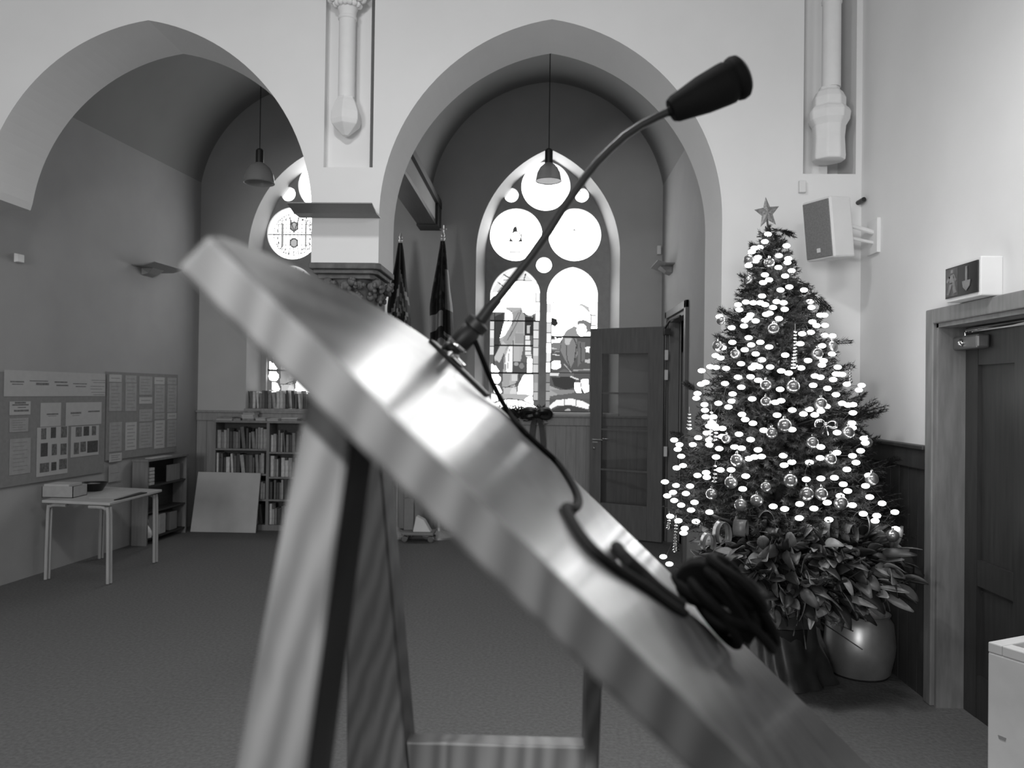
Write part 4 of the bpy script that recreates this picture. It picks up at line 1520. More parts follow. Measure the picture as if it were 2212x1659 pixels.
heights = [zsh[1] - zsh[0], zsh[2] - zsh[1], zsh[3] - zsh[2], BH - .022 - zsh[3]]
for ci, (a, b_) in enumerate(((bxl + .02, bmid - .015), (bmid + .015, bxr - .02))):
    for k in range(4):
        zz = zsh[k] - (.03 if (ci and k > 1) else 0)
        if ci == 1:
            b2 = min(b_, a + .42)
            if k < 2: b2 = min(b_, a + .30)
            a2 = a
        else:
            b2, a2 = b_, a
            if k < 2: a2 = at_y(548, 1060, YC).x
        seq = {(0, 2): [4, 0, 1, 0, 4, 4, 1, 0, 3, 0], (1, 3): [4, 3, 0, 2, 3]}.get((ci, k))
        book_row(a2, b2, YC + .02, zz, heights[k] * .86, 'on %s shelf, %s half of bookcase' % (lvl[k], 'left' if ci == 0 else 'right'),
                 'books on the bookcase shelves', leanp=.12, gap=.03, thick=(.016, .042), seq=seq)
# books on the window sill above the bookcase
sx0, sx1 = at_y(516, 880, YE - .02).x, at_y(700, 880, YE).x
book_row(sx0, sx1, YE + .015, WSILL + .021, .21, 'on the sill of the left window', 'books on the window sill', leanp=.35, gap=.1, thick=(.016, .04), dmax=.16, hmin=.75)
# books and papers lying flat on top of the bookcase
x = bxl + .02
k = 0
for (a, b_, n_) in ((465, 500, 3), (505, 535, 2), (520, 545, 5), (550, 572, 3), (575, 600, 2), (605, 640, 3)):
    xa, xb = at_y(a, 905, YC).x, at_y(b_, 905, YC).x
    if k == 2: xa, xb = at_y(521, 905, YC).x, at_y(547, 905, YC).x
    if k == 1: xb = at_y(519, 905, YC).x; xa = at_y(502, 905, YC).x
    zz = BH + .0005
    for q in range(n_):
        hh = rb_.uniform(.007, .016) if k != 2 else .02
        s_ = rb_.uniform(-.01, .01)
        mb = MB().box((xa + .004 + s_ * .3, YC + .02 + s_, zz), (xb - .004 + s_ * .3, YC + .17 + s_, zz + hh))
        o = top('booklet', mb, [M_PAPER, M_PAPER2, BM[2], M_PAPER][(q + k) % 4], 'flat %s booklet, %s up in %s pile from left on bookcase top' % (['pale', 'grey', 'mid grey', 'pale'][(q + k) % 4], ORD[q], ORD[k]), 'booklet', 'booklets lying on top of the bookcase')
        zz += hh + .0006
    k += 1

# white board leaning on the bookcase
yd = 8.22
P = [at_y(411, 1140, yd), at_y(552, 1146, yd)]
for q in P: q.z = .004
t0, t1 = at_y(428, 1019, yd + .13), at_y(563, 1022, yd + .13)
nn = (P[1] - P[0]).cross(t0 - P[0]).normalized()
if nn.y > 0: nn = -nn
mb = MB().prism([P[0], P[1], t1, t0], -nn * .02)
e = empty('display_board', (P[0] + P[1]) / 2, 'blank white display board leaning against the front of the bookcase', 'board')
mb.build('panel', mat('blank_board', .40, .7, .07, 5), e, bevel=.002)

# ------------------------------------------------------------------ flags
def flag(px_, pt, y, rx, label, kind):
    f0 = at_y(px_, pt, y)
    x, zt = f0.x, f0.z
    e = empty('flag_on_pole', (x, y, 0), label, 'flag', 'flags on poles before the end wall')
    MB().lathe((x, y, 0), [(.17, 0), (.17, .02), (.12, .04), (.04, .07), (.025, .1)], 20).build('base', M_BRASS, e, smooth=True)
    MB().tube([(x, y, .09), (x, y, zt)], .015, 10).build('pole', M_TABLEW, e, smooth=True)
    mb = MB()
    mb.lathe((x, y, zt), [(.018, 0), (.022, .015), (.012, .03), (.02, .045), (.004, .09)], 12)
    if kind == 2:
        mb.tube([(x, y, zt + .05), (x, y, zt + .15)], .008, 8).tube([(x - .035, y, zt + .11), (x + .035, y, zt + .11)], .008, 8)
    mb.build('finial', M_BRASS, e, smooth=True)
    # hanging folded cloth: rows of a pleated sheet
    n, m_ = 40, 34
    L = 1.35
    vs, val = [], []
    for j in range(m_ + 1):
        t = j / m_
        wd = .02 + .075 * min(1, t * 2.2) ** .9 + .03 * t
        for i in range(n + 1):
            u = i / n * 2 - 1
            xx = x + u * wd * (1 + .08 * math.sin(9 * t + 2 * u))
            yy = y - .03 - .045 * min(1, t * 2.5) * math.cos(u * 7.5 + 1.5 * t) - .01
            vs.append((xx, yy, zt - .02 - L * t - (.12 * abs(u) if t > .02 else 0) * t))
    fs, col = [], []
    for j in range(m_):
        for i in range(n):
            a = j * (n + 1) + i
            fs.append((a, a + 1, a + n + 2, a + n + 1))
            u, t = (i + .5) / n * 2 - 1, (j + .5) / m_
            v = .012
            if kind == 1:
                s_ = t * 6 + (-1.1 if u > 0 else 1.5) * abs(u)
                if u > .05: s_ = t * 6.2 - 1.1 * u
                for c_ in ((1.45, .18), (2.42, .2), (2.95, .12)) if u > 0.05 else ((3.15, .2), (4.1, .18)):
                    cc_ = (s_ if u > .05 else t * 6.2 + 1.3 * (-u) * -1 + .9)
                    if abs(cc_ - c_[0]) < c_[1]: v = .30
                if v < .1 and ((u > .05 and 1.5 < t * 6.2 - 1.1 * u < 2.9) or (u < .05 and 3.2 < t * 6.2 + 1.3 * u + .9 < 4.1)): v = .07
                if t > .5:
                    q = (t * 9 + abs(u) * 2.5) % 1.6
                    v = .30 if q < .35 else (.04 if q < .9 else .012)
                if abs(u - .02) < .04 and t < .4: v = .12
            else:
                v = .014 + .14 * max(0, noise.noise(V((u * 4, t * 22, 3)))) * (1 if u < .35 else .3)
                if u > .35 and t > .22: v = .24
                if t > .48 and u < .1: v = .32 if .52 < t < .66 else .02
                if u > .15 and t > .5: v = .012 if .5 < t < .68 else .22
                if t > .7: v = .03 if (t * 12) % 2 < 1 else .26
            col.append(v)
    me = bpy.data.meshes.new('cloth')
    off = wloc(e)
    me.from_pydata([(a - off.x, b_ - off.y, c_ - off.z) for a, b_, c_ in vs], [], fs)
    at = me.attributes.new('cloth', 'FLOAT_COLOR', 'CORNER')
    c_ = np.repeat(np.array(col), 4)
    at.data.foreach_set('color', np.stack([c_, c_, c_, np.ones_like(c_)], 1).ravel())
    mm = _m.get('flag_cloth')
    if not mm:
        mm = bpy.data.materials.new('flag_cloth')
        mm.use_nodes = True
        nt_ = mm.node_tree
        a_ = nt_.nodes.new('ShaderNodeAttribute')
        a_.attribute_name = 'cloth'
        nt_.links.new(a_.outputs['Color'], nt_.nodes['Principled BSDF'].inputs['Base Color'])
        nt_.nodes['Principled BSDF'].inputs['Roughness'].default_value = .7
        _m['flag_cloth'] = mm
    me.materials.append(mm)
    for p_ in me.polygons: p_.use_smooth = True
    o = bpy.data.objects.new('cloth', me)
    link(o, e)
    o.modifiers.new('thick', 'SOLIDIFY').thickness = .004
    return e


flag(866, 522, 8.2, 0, 'dark flag with pale crossed stripes on the pole nearest the stone pier', 1)
flag(957, 518, 8.2, 0, 'dark patterned flag with a cross-topped pole, left of the stained glass window', 2)

# small wheeled trolley seen under the lectern top
tz = at_z(905, 1168, .0)
e = empty('wheeled_trolley', (tz.x, tz.y, 0), 'low grey trolley on castors, partly hidden behind the lectern', 'trolley')
X_, Y_ = tz.x, tz.y
MB().box((X_ - .16, Y_ - .12, .07), (X_ + .16, Y_ + .12, .10)).build('platform', M_GREYP, e, bevel=.01)
MB().box((X_ - .16, Y_ + .02, .10), (X_ - .06, Y_ + .1, .42)).build('upright', M_GREYP, e, bevel=.005)
for sx, sy in ((-1, -1), (1, -1), (-1, 1), (1, 1)):
    MB().lathe((X_ + sx * .13, Y_ + sy * .09 - .015, .033), [(.028, 0), (.033, .004), (.033, .026), (.028, .03)], 14, axis=(0, 1, 0)).build('castor', M_CHROME, e, smooth=True)
top('crumpled_cloth', MB().prism([(X_ - .05, Y_ - .1, .101), (X_ + .13, Y_ - .09, .101), (X_ + .06, Y_ - .09, .22), (X_ - .02, Y_ - .095, .26)], (0, .12, 0)), M_WHITE, 'white folded cloth lying on the low trolley', 'cloth', bevel=.01)

# garland with bow under the central window
gx, gz = at_y(1160, 893, YE - .07).x, at_y(1160, 893, YE - .07).z
g0 = at_y(1085, 885, YE - .06)
e = empty('garland_with_bow', (gx, YE - .09, gz - .05), 'dark green garland with a big ribbon bow on the central window sill', 'garland')
mb = MB()
gr = random.Random(3)
for k in range(1500):
    t = gr.random()
    p = V((g0.x - .15 + (gx + .1 - g0.x + .15) * t, YE - .09 + gr.uniform(-.04, .04), WSILL + .01 + gr.gauss(0, .03)))
    d_ = V((gr.uniform(-1, 1), gr.uniform(-1, .3), gr.uniform(-.6, 1))).normalized()
    w_ = d_.orthogonal().normalized() * .007
    mb.add([p - w_, p + w_, p + d_ * .06], [(0, 1, 2)])
mb.build('greenery', mat('fir_needles', .018, .6, .4, 20), e)
M_RIB = mat('dark_ribbon', .012, .4, .3, 20)
for sgn in (-1, 1):
    mb = MB()
    R_ = [V((gx, YE - .12, gz)), V((gx + sgn * .05, YE - .16, gz + .035)), V((gx + sgn * .12, YE - .14, gz + .03)), V((gx + sgn * .135, YE - .12, gz - .01)), V((gx + sgn * .09, YE - .11, gz - .035)), V((gx, YE - .12, gz - .005))]
    mb.tube(smooth(R_), .036, 8, flat=1.0)
    mb.build('bow_loop', M_RIB, e, smooth=True)
for sgn, dx_, l_ in ((-1, -.06, .3), (1, .07, .37)):
    mb = MB()
    pts = smooth([V((gx, YE - .13, gz)), V((gx + dx_ * .7, YE - .11, gz - l_ * .4)), V((gx + dx_, YE - .1, gz - l_))], 6)
    for a, b_ in zip(pts[:-1], pts[1:]):
        w_ = .026
        mb.hexa([a + V((-w_, 0, 0)), a + V((w_, 0, 0)), a + V((w_, .006, 0)), a + V((-w_, .006, 0)), b_ + V((-w_, 0, 0)), b_ + V((w_, 0, 0)), b_ + V((w_, .006, 0)), b_ + V((-w_, .006, 0))])
    mb.build('ribbon_tail', M_RIB, e)
MB().ball((gx, YE - .14, gz), .05, 12, 8).build('bow_knot', M_RIB, e, smooth=True)

# ------------------------------------------------------------------ Christmas tree
TX, TY = at_y(1688, 1120, 4.3).x, 4.3
TB = at_y(1688, 1150, TY).z
TXT = at_y(1661, 500, TY).x
TT = at_y(1661, 497, TY).z
TR = .615


def tax(z):       # trunk axis, leaning slightly
    t = (z - TB) / (TT - TB)
    return TX + (TXT - TX) * t, TY


def trad(z):
    t = min(1, max(0, (TT - z) / (TT - TB)))
    return .025 + TR * t ** .92


tree = empty('christmas_tree', (TX, TY, 0), 'tall dark green Christmas tree in the corner, covered in small white lights', 'christmas tree')
# twigs with needles, all made with arrays
NT = 3800
u = RNG.random(NT)
zz = TT - (TT - TB) * (u ** .55)
th = RNG.random(NT) * 2 * np.pi
ax_x = TX + (TXT - TX) * (zz - TB) / (TT - TB)
rad = .025 + TR * np.clip((TT - zz) / (TT - TB), 0, 1) ** .92
layer = .5 + .5 * np.cos((zz - TB) * 2 * np.pi / .17 + 3 * np.sin(th * 2))
rr = rad * (1 - .10 * layer) * np.sqrt(RNG.uniform(.45, 1.0, NT)) * RNG.uniform(.94, 1.05, NT)
ln = .07 + .10 * (rad / TR)
base = np.stack([ax_x + np.cos(th) * (rr - ln * .75), TY + np.sin(th) * (rr - ln * .75), zz + .02], 1)
da = th + RNG.normal(0, .38, NT)
dr = np.stack([np.cos(da), np.sin(da), RNG.normal(.16, .22, NT)], 1)
# a few longer shoots that break the outline
ex = [(1742, 740, 1838, 736), (1750, 812, 1842, 790), (1762, 640, 1790, 668), (1700, 600, 1755, 622), (1640, 620, 1598, 598), (1600, 690, 1556, 668), (1590, 750, 1548, 722), (1680, 560, 1716, 572), (1690, 500, 1712, 508),
      (1830, 900, 1868, 850), (1835, 905, 1895, 868), (1840, 900, 1908, 882), (1842, 905, 1898, 896), (1835, 915, 1868, 945), (1730, 655, 1758, 640), (1720, 645, 1738, 660), (1760, 700, 1780, 660), (1650, 540, 1622, 528), (1850, 960, 1900, 950), (1500, 840, 1480, 830), (1478, 940, 1455, 938), (1880, 1020, 1905, 1040), (1890, 1080, 1945, 1100), (1900, 1000, 1935, 990)]
eb, ed, el = [], [], []
for a, b_, c_, d_ in ex:
    p, q = at_y(a, b_, TY - .03), at_y(c_, d_, TY - .06)
    for k in range(6):
        w_ = V((random.uniform(-.015, .015), random.uniform(-.03, .02), random.uniform(-.015, .015)))
        eb.append(tuple(p + w_)); ed.append(tuple((q - p).normalized())); el.append((q - p).length)
# limit to the wall
base = np.concatenate([base, np.array(eb)])
dr = np.concatenate([dr, np.array(ed)])
ln = np.concatenate([ln, np.array(el)])
dr /= np.linalg.norm(dr, axis=1)[:, None]
tip = base + dr * ln[:, None]
keep = (tip[:, 0] < XN - .03) & (tip[:, 1] < YF - .03)
base, dr, ln = base[keep], dr[keep], ln[keep]
NT = len(base)
NN = 56
t = RNG.random((NT, NN))
p = base[:, None, :] + dr[:, None, :] * (ln[:, None] * t)[:, :, None]
rv = RNG.normal(size=(NT, NN, 3))
rv -= (rv * dr[:, None, :]).sum(2)[:, :, None] * dr[:, None, :]
rv /= np.linalg.norm(rv, axis=2)[:, :, None]
nd = rv * .8 + dr[:, None, :] * .62
nl = RNG.uniform(.018, .028, (NT, NN))
sd_ = np.cross(rv, dr[:, None, :]) * .0024
q0_, q1_, q2_ = p - sd_, p + sd_, p + nd * nl[:, :, None]
tri = np.stack([q0_, q1_, q2_], 2).reshape(-1, 3)


def fast_mesh(name, co, nper, m, parent, smooth=False):
    co = co - np.array(wloc(parent))
    me = bpy.data.meshes.new(name)
    n = len(co)
    me.vertices.add(n)
    me.vertices.foreach_set('co', co.ravel().astype(np.float32))
    me.loops.add(n)
    me.loops.foreach_set('vertex_index', np.arange(n, dtype=np.int32))
    me.polygons.add(n // nper)
    me.polygons.foreach_set('loop_start', np.arange(0, n, nper, dtype=np.int32))
    me.update()
    me.materials.append(m)
    o = bpy.data.objects.new(name, me)
    return link(o, parent)


o = fast_mesh('needles', tri, 3, mat('tree_needles', .016, .6, .35, 9), tree)
mb = MB()
for i in range(0, NT, 4):
    a, b_ = V(base[i]), V(base[i] + dr[i] * ln[i])
    mb.tube([a - V(dr[i]) * .05, b_], [.004, .0015], 4, caps=False)
for k in range(60):
    z = TB + (TT - TB) * (k / 60) ** 1.1 + .03
    a = k * 2.4
    cx, cy_ = tax(z)
    r = trad(z) * .82
    if cx + r * math.cos(a) < XN - .05:
        mb.tube([(cx, cy_, z - .05), (cx + r * math.cos(a), cy_ + r * math.sin(a), z + .02)], [.009, .003], 5)
mb.build('branches', mat('bark', .03, .8, .3, 20), tree)
MB().tube([(TX, TY, .2), (*tax(TB), TB), (TXT, TY, TT + .02)], [.035, .03, .006], 10).build('trunk', mat('bark', .03), tree, smooth=True)
mb = MB().lathe((TX, TY, 0), [(.14, 0), (.15, .02), (.17, .3), (.16, .3)], 24)
mb.build('tree_pot', M_BLACK, tree, smooth=True)
mb = MB()
n1, n2 = 90, 14
vs = []
for jz in range(n2 + 1):
    t_ = jz / n2
    for k in range(n1):
        a = 2 * math.pi * k / n1
        fold = .035 * noise.noise(V((math.cos(a) * 2.6 + t_ * 1.2, math.sin(a) * 2.6, t_ * 1.6 + 4))) + .018 * math.sin(9 * a + 5 * t_ + 2 * math.sin(3 * a)) * (1.2 - t_)
        r_ = .27 - .085 * t_ ** .6 + fold + (.02 if t_ > .92 else 0)
        vs.append((TX + r_ * math.cos(a), TY + r_ * .8 * math.sin(a), .006 + .37 * t_))
mb.add(vs, [(jz * n1 + k, jz * n1 + (k + 1) % n1, (jz + 1) * n1 + (k + 1) % n1, (jz + 1) * n1 + k) for jz in range(n2) for k in range(n1)])
mb.build('pot_wrapping', mat('dark_wrapping', .035, .4, .4, 10), tree, smooth=True)

# star on top
sc_ = at_y(1657, 460, TY)
st = empty('star_tree_topper', V((sc_.x, TY, sc_.z - .06)), 'grey glittery five-pointed star on the tip of the Christmas tree', 'star')
R1, R2 = 33 * TY / F, 14.5 * TY / F
ring = []
for k in range(10):
    a = math.pi / 2 + math.pi * k / 5 + .12
    r = R1 if k % 2 == 0 else R2
    ring.append(sc_ + V((r * math.cos(a) * .85, 0, r * math.sin(a) * 1.05)))
vs = ring + [sc_ + V((0, -.016, 0)), sc_ + V((0, .016, 0))]
fs = [(i, (i + 1) % 10, 10) for i in range(10)] + [((i + 1) % 10, i, 11) for i in range(10)]
MB().add(vs, fs).build('star', mat('glitter', .22, .35, .5, 90, metal=.3, bump=.5), st)
MB().tube([sc_ + V((0, 0, -.03)), (TXT, TY, TT - .03)], .005, 6).build('stem', M_BLACK, st)

# string of lights
LC_ = """553 175 540 207 518 232 484 250 633 225 600 267 598 318 637 297 655 332 540 350 627 355 532 383 558 371 607 415 645 402 708 415 528 441 458 467 425 478 541 478 590 465 625 498 600 538 478 522 560 515 500 548 470 535
455 545 733 465 740 490 778 523 795 523 744 552 762 568 798 567 700 603 737 597 797 610 830 612 692 646 786 655 828 690 725 718 792 719 785 738 695 750 627 695 558 660 470 620 453 672 481 651 527 715 500 690 437 732
373 752 397 577 359 663 328 697 350 707 330 748 268 762 265 820 285 812 562 746 497 738 515 745 484 750 424 790 478 788 511 803 610 763 642 772 368 817 438 833 401 862 397 893 250 860 245 880 280 908 340 902 282 932
383 918 485 883 605 842 585 898 609 891 657 931 592 953 441 950 455 972 488 988 357 1010 428 1035 535 1018 656 1015 705 948 731 928 747 825 808 838 845 865 860 777 845 776 833 800 872 778 853 747 892 820 956 825 944 845
755 785 778 790 804 916 780 935 754 952 872 902 897 910 919 908 918 943 914 987 916 1008 850 1028 965 1053 971 1072 951 1106 916 1128 849 1114 780 1090 931 1157 892 1186 731 1156 777 1137 618 1127 622 1168 655 1155
478 1058 409 1090 439 1095 343 1097 330 1133 301 1080 253 1050 356 1045 188 1170 250 1212 287 1200 290 1220 348 1188 394 1188 470 1140 495 1133 525 1131 510 1102 717 1229 780 1225 838 1222 876 1250 985 1212 972 1257
895 1279 990 1305 444 1270 218 1258 158 1255 145 1285 222 1361 133 1388 168 1407 243 1410 302 1370 237 1328 195 1440 190 1460 103 1562 129 1593 172 1080 165 1100 180 1130 575 1345 624 1356 689 1335 750 1354 807 1329
687 1395 814 1402 915 1340 962 1377 1020 1385 1013 1407 1043 1332 1098 1370 1102 1442 863 1300 457 1215 325 1000 300 1000 318 960 290 1030 495 235 500 290 510 275 470 310 640 280 490 470 430 500 575 490 520 470
450 570 620 470 545 520 345 530 400 640 520 640 305 745 285 960 310 985 330 1010 300 1060 150 1060 230 1080 120 1300 150 1320 110 1240 200 1290 180 1340 160 1180"""
nums = [int(q) for q in LC_.split()]
LP = [(1380 + nums[i] / 2, 420 + nums[i + 1] / 2) for i in range(0, len(nums), 2)] + [(1645, 1325), (1621, 1337)]


def on_tree(px, py, k=1.0):
    """where the line of sight meets the tree's outside"""
    d = ray(px, py)
    lo = None
    t0_, t1_ = (TY - .75) / d.y, TY / d.y
    for i in range(121):
        t_ = t0_ + (t1_ - t0_) * i / 120
        q = EYE + d * t_
        cx, cy_ = tax(q.z)
        if (q.x - cx) ** 2 + (q.y - cy_) ** 2 < (max(trad(q.z), .03) * k) ** 2:
            return q
    q = EYE + d * ((TY - .12) / d.y)
    return q


sl = empty('string_lights', (TX, TY - .3, TB), 'string of small white oval lights wound around the Christmas tree', 'string lights')
M_BULB = emit('warm_bulb', 12.0)
pos = [on_tree(a, b_, 1.0) + V((0, -.02, 0)) for a, b_ in LP]
order = sorted(range(len(pos)), key=lambda i: pos[i].y)
me0 = None
rest = MB()
for n_, i in enumerate(order):
    r = .011 * random.uniform(.85, 1.15)
    if n_ < 100:
        if me0 is None:
            o = MB().ball((0, 0, 0), .0132, 10, 8, (1.5, 1, .9)).build('bulb', M_BULB, sl, smooth=True, local=True)
            me0 = o
        else:
            o = me0.copy()
            link(o, sl)
        o.location = pos[i] - wloc(sl)
    else:
        rest.ball(pos[i], .0132, 8, 6, (1.5, 1, .9))
rest.build('small_bulbs', M_BULB, sl, smooth=True)['kind'] = 'stuff'
wire = MB()
left = list(pos)
cur = min(left, key=lambda q: -q.z)
left.remove(cur)
while left:
    nx = min(left, key=lambda q: (q - cur).length + 1.2 * abs(q.z - cur.z))
    left.remove(nx)
    inn = V((TX, TY, (cur.z + nx.z) / 2)) - (cur + nx) / 2
    mid = (cur + nx) / 2 + inn.normalized() * .05 - V((0, 0, .01))
    i1, i2 = (V((TX, TY, cur.z)) - cur).normalized() * .014, (V((TX, TY, nx.z)) - nx).normalized() * .014
    wire.tube([cur + i1, mid, nx + i2], .0015, 4, caps=False)
    cur = nx
wire.build('wire', M_BLACK, sl)

# baubles
def bauble_mat():
    m = bpy.data.materials.new('clear_bauble_glass')
    m.use_nodes = True
    nt_ = m.node_tree
    b_ = nt_.nodes['Principled BSDF']
    b_.inputs['Base Color'].default_value = (.30, .30, .30, 1)
    b_.inputs['Metallic'].default_value = .75
    b_.inputs['Roughness'].default_value = .16
    nz = nt_.nodes.new('ShaderNodeTexNoise')
    nz.inputs['Scale'].default_value = 60
    bp_ = nt_.nodes.new('ShaderNodeBump')
    bp_.inputs['Strength'].default_value = .25
    nt_.links.new(nz.outputs['Fac'], bp_.inputs['Height'])
    nt_.links.new(bp_.outputs[0], b_.inputs['Normal'])
    return m


M_BAU = bauble_mat()
BP = [(578, 582, 22, 'high at the centre, under the bare upper gap'), (352, 545, 17, 'on the left outline at the tip of an upper branch'), (545, 825, 22, 'left of the dangling tassel ornament'), (662, 830, 25, 'just right of centre at half height'), (828, 660, 22, 'on the right outline above the long bare branch'),
      (570, 1030, 22, 'below centre, hanging alone'), (625, 998, 27, 'large one just below the middle of the tree'), (780, 905, 24, 'right of the middle, beside a row of lights'), (897, 1028, 24, 'near the right outline beside the wall dado'), (980, 1072, 20, 'on the far right outline level with the dado'),
      (745, 1072, 23, 'lower right of centre'), (823, 1143, 22, 'lower right, under two lights'), (420, 1147, 24, 'lower left of centre'), (650, 1235, 26, 'centre of the lower third'), (720, 1292, 26, 'left one of the touching pair near the bottom'),
      (783, 1292, 24, 'right one of the touching pair near the bottom'), (1000, 1228, 25, 'lower right outline'), (437, 1340, 25, 'lowest left of centre'), (505, 1320, 24, 'low down, beside the lowest left one'), (395, 1243, 24, 'sparkling one at lower left'),
      (312, 1293, 22, 'low on the left side beside the door edge'), (545, 1262, 20, 'small one low at the centre left'), (868, 1332, 26, 'faceted one low on the right'), (1090, 1472, 24, 'very lowest on the right outline'), (560, 298, 20, 'near the top, right of the trunk line'),
      (470, 285, 18, 'near the top on the left outline'), (470, 370, 20, 'upper left below the top cluster'), (415, 690, 19, 'left side at one third height'), (338, 655, 20, 'left outline at one third height'), (545, 895, 20, 'centre left at mid height'), (765, 690, 22, 'right side under the long branch'), (375, 1055, 18, 'left side below mid height')]
proto = None
for a, b_, r, where in BP:
    p = on_tree(1380 + a / 2, 420 + b_ / 2, 1.0) + V((0, -.015, 0))
    R_ = r / 2 * p.y / F * 1.15
    if proto is None:
        o = empty('bauble', (0, 0, 0))
        MB().ball((0, 0, 0), 1, 20, 14).build('glass_ball', M_BAU, o, smooth=True)
        mb = MB().lathe((0, 0, .95), [(.2, 0), (.22, .02), (.22, .25), (.18, .28)], 12)
        mb.tube([V((.12 * math.cos(q), 0, 1.3 + .12 * math.sin(q))) for q in [k * math.pi / 6 for k in range(13)]], .03, 5, caps=False)
        mb.build('cap', M_CHROME, o)
        proto = o
    else:
        o = proto.copy()
        link(o)
        for ch in list(proto.children):
            c_ = ch.copy()
            link(c_, o)
    o.location = p
    o.scale = (R_,) * 3
    tag(o, 'clear shiny tree bauble, ' + where, 'bauble', 'glass baubles on the Christmas tree')
# dangling bead and tassel ornaments
M_SPARK = mat('silver_beads', .7, .15, .1, 40, metal=1)
for (a, t_, b_, where) in ((650, 600, 750, 'long silver tassel ornament at the centre of the upper tree'), (215, 950, 1010, 'short silver icicle ornament on the left outline at mid height'), (290, 940, 1090, 'long silver icicle ornament on the left side at mid height'),
                       (152, 1410, 1535, 'long silver icicle ornament hanging lowest at the left'), (320, 1170, 1240, 'silver icicle ornament at lower left'), (325, 1000, 1060, 'silver bead ornament beside the long left icicle'), (905, 760, 810, 'small silver icicle on the right outline'), (120, 1390, 1440, 'short silver icicle at the low left corner of the tree')):
    p0, p1 = on_tree(1380 + a / 2, 420 + t_ / 2) + V((0, -.02, 0)), on_tree(1380 + a / 2, 420 + b_ / 2) + V((0, -.02, 0))
    p1 = V((p0.x, min(p0.y, p1.y), p1.z))
    p0.y = p1.y
    e = empty('icicle_ornament', p0, where, 'tree ornament', 'silver icicle ornaments on the tree')
    mb = MB()
    n = max(5, int((p0.z - p1.z) / .014))
    for k in range(n):
        q = p0 + (p1 - p0) * (k / (n - 1))
        mb.ball(q, .008 + .010 * (k / n) ** 2, 8, 5, (1.2, 1, .6))
    mb.build('beads', M_SPARK, e, smooth=True)
    MB().tube([p0 + V((0, 0, .04)), p0], .0012, 4).build('loop', M_CHROME, e)
# small ribbon bow ornament
p = on_tree(1380 + 400, 420 + 497)
e = empty('bow_ornament', p, 'small shiny ribbon bow ornament right of the middle of the tree', 'tree ornament')
mb = MB()
for s_ in (-1, 1):
    mb.tube(smooth([p + V((0, -.02, 0)), p + V((s_ * .02, -.03, .018)), p + V((s_ * .045, -.025, .014)), p + V((s_ * .048, -.02, -.012)), p + V((s_ * .02, -.02, -.012)), p + V((0, -.02, 0))]), .008, 6, flat=.4)
mb.build('bow_loops', M_SPARK, e, smooth=True)
MB().ball(p + V((0, -.028, 0)), .012, 8, 6).build('bow_knot', M_SPARK, e, smooth=True)
mb = MB().tube([p + V((0, -.02, 0)), p + V((.012, -.02, -.05))], .007, 6, flat=.4).tube([p + V((0, -.02, 0)), p + V((-.015, -.02, -.045))], .007, 6, flat=.4)
mb.build('bow_tails', M_SPARK, e)

# ------------------------------------------------------------------ dried leaf arrangement in front of the tree
GX, GY = at_y(1728, 1230, 3.95).x, 3.93
ga = empty('leaf_arrangement', (GX, GY, 0), 'wide dark arrangement of broad leaves and ribbon loops at the foot of the tree', 'arrangement')
zc = at_y(1735, 1225, GY).z
lv = random.Random(21)


def leaf(mb, p, d, L, wd, curl=.3, roll=0):
    d = d.normalized()
    s_ = d.cross(V((0, 0, 1)))
    s_ = (s_.normalized() if s_.length > .1 else V((1, 0, 0)))
    up_ = s_.cross(d).normalized()
    s_ = (s_ * math.cos(roll) + up_ * math.sin(roll))
    up_ = s_.cross(d).normalized()
    rows = 6
    vs = []
    for i in range(rows + 1):
        t_ = i / rows
        w_ = wd * math.sin(math.pi * (t_ * .92 + .04)) ** .8
        c_ = p + d * (L * t_) - up_ * (curl * L * t_ * t_)
        vs += [c_ - s_ * w_ + up_ * w_ * .35, c_, c_ + s_ * w_ + up_ * w_ * .35]
    fs = []
    for i in range(rows):
        fs += [(3 * i, 3 * i + 1, 3 * i + 4, 3 * i + 3), (3 * i + 1, 3 * i + 2, 3 * i + 5, 3 * i + 4)]
    mb.add(vs, fs)


HWX, HZ = .62, .23
tone = [MB() for _ in range(3)]
for k in range(900):
    a, b_ = lv.uniform(0, 2 * math.pi), lv.uniform(-1, 1)
    rr_ = lv.uniform(.35, 1) ** .6
    px_ = math.cos(a) * math.sqrt(1 - b_ * b_ * .6) * rr_
    py_ = math.sin(a) * math.sqrt(1 - b_ * b_ * .6) * rr_
    if py_ > .4: py_ *= .4
    p = V((GX + px_ * HWX * .8, GY + py_ * .30, zc + b_ * HZ * .75))
    if p.x > 1.86 or (p.x > GX + .2 and p.z < zc - .1): continue
    d_ = V((px_ * 1.2 + lv.gauss(0, .55), py_ * .9 - .25 + lv.gauss(0, .3), b_ * .55 + lv.gauss(0, .45)))
    L = lv.uniform(.06, .135)
    tip = p + d_.normalized() * L
    if tip.x > 1.93: continue
    leaf(tone[lv.choices((0, 1, 2), (5, 3.4, 1.8))[0]], p, d_, L, lv.uniform(.016, .036), lv.uniform(-.2, .8), lv.uniform(-1.2, 1.2))
for k, (nm, v) in enumerate((('dark_leaves', .03), ('olive_leaves', .09), ('pale_leaves', .2))):
    o = tone[k].build(nm, mat(nm, v, .42, .35, 14), ga, smooth=True)
    o.modifiers.new('thick', 'SOLIDIFY').thickness = .0012
    tag(o, kind='stuff')
MR = mat('sheer_ribbon', .10, .35, .3, 20)
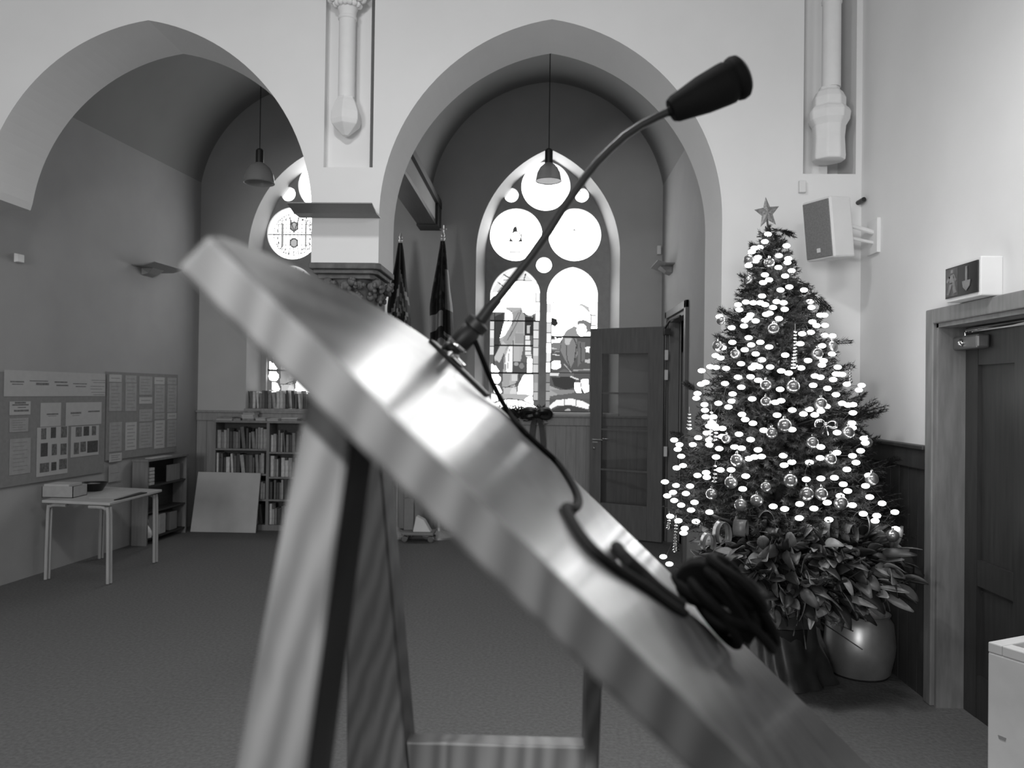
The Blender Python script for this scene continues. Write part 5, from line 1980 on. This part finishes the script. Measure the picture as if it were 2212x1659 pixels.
for (a, b_, s_, r_) in ((1560, 1150, 1, .3), (1655, 1130, 1.15, -.2), (1670, 1160, .9, .8), (1722, 1140, 1, 0), (1835, 1150, .85, .4), (1860, 1130, 1.1, -.5), (1600, 1140, .8, 1.0), (1530, 1170, .8, .2), (1790, 1140, 1.0, .6)):
    c_ = at_y(a, b_, GY - .12)
    mb = MB()
    W_, Hh_ = .035 * s_, .062 * s_
    n = 20
    sdir = V((math.cos(r_), math.sin(r_), 0))
    vs = []
    for i in range(n + 1):
        q = -math.pi * .2 + math.pi * 1.4 * i / n
        cc_ = c_ + sdir * (W_ * math.cos(q)) + V((0, 0, Hh_ * math.sin(q) - .01))
        nrm = V((-sdir.y, sdir.x, 0)) * .03
        vs += [cc_ - nrm, cc_ + nrm]
    mb.add(vs, [(2 * i, 2 * i + 1, 2 * i + 3, 2 * i + 2) for i in range(n)])
    o = mb.build('ribbon_loop', MR, ga, smooth=True)
    o.modifiers.new('thick', 'SOLIDIFY').thickness = .0015
mb = MB()
for k in range(46):
    a = lv.uniform(0, 2 * math.pi)
    d_ = V((math.cos(a) * .5, math.sin(a) * .25 - .1, lv.uniform(-.25, .22)))
    q = V((GX, GY, zc - .1)) + d_ * .9
    if q.x > 1.72: continue
    mb.tube([(TX, TY - .1, .33), (GX, GY, zc - .2), q], .003, 5)
mb.build('stems', mat('twig', .05, .7, .3, 20), ga)
# shiny urn
ub = at_z(1885, 1468, 0)
ub = V((min(ub.x, 1.965 - .2), ub.y + .1, 0))
ru = 68 * ub.y / F
zt_ = at_y(1885, 1322, ub.y).z
e = empty('metal_urn', ub, 'round brushed metal urn standing on the floor beside the right-hand door frame', 'urn')
MB().lathe(ub, [(ru * .8, 0), (ru * .9, .02), (ru * 1.02, .12), (ru * 1.05, zt_ * .5), (ru * .98, zt_ * .85), (ru * .86, zt_ * .95), (ru * .9, zt_), (ru * .86, zt_), (ru * .8, zt_ * .94), (ru * .8, .04)], 36).build('urn_body', M_BRASS, e, smooth=True)
MB().lathe(ub, [(ru * .84, 0), (ru * .86, .008), (ru * .8, .012)], 36).build('foot_ring', M_DARKW, e, smooth=True)


# ------------------------------------------------------------------ small pieces that sit on a part of their thing
def nest(owner, part, *subs):
    for o in [q for q in scene.objects if q.parent is None and q.name.split('.')[0] == owner]:
        host = next((c for c in o.children if c.name.split('.')[0] == part), None)
        if host is None: continue
        for c in list(o.children):
            if c.name.split('.')[0] in subs:
                c.parent = host


for n_ in ('door_1', 'door_2', 'door_3'):
    nest(n_, 'door_leaf', 'glazing_bars', 'pane', 'door_handle', 'hinge')
nest('pendant_lamp', 'lamp_shade', 'rim')
nest('pendant_lamp', 'lamp_holder', 'bulb')
nest('emergency_exit_light', 'face', 'pictogram_panel', 'running_figure', 'arrow')
nest('wall_speaker', 'grille', 'badge')
nest('flag_on_pole', 'pole', 'finial')
nest('wheeled_trolley', 'platform', 'castor')
nest('painted_box_plinth', 'body', 'scuff')
nest('gooseneck_microphone', 'base_plate', 'latch', 'ball_joint')
nest('gooseneck_microphone', 'plug_body', 'chrome_ring')
nest('soap_bottle', 'bottle', 'cap')
nest('paper_notice', 'sheet', 'photo_print')
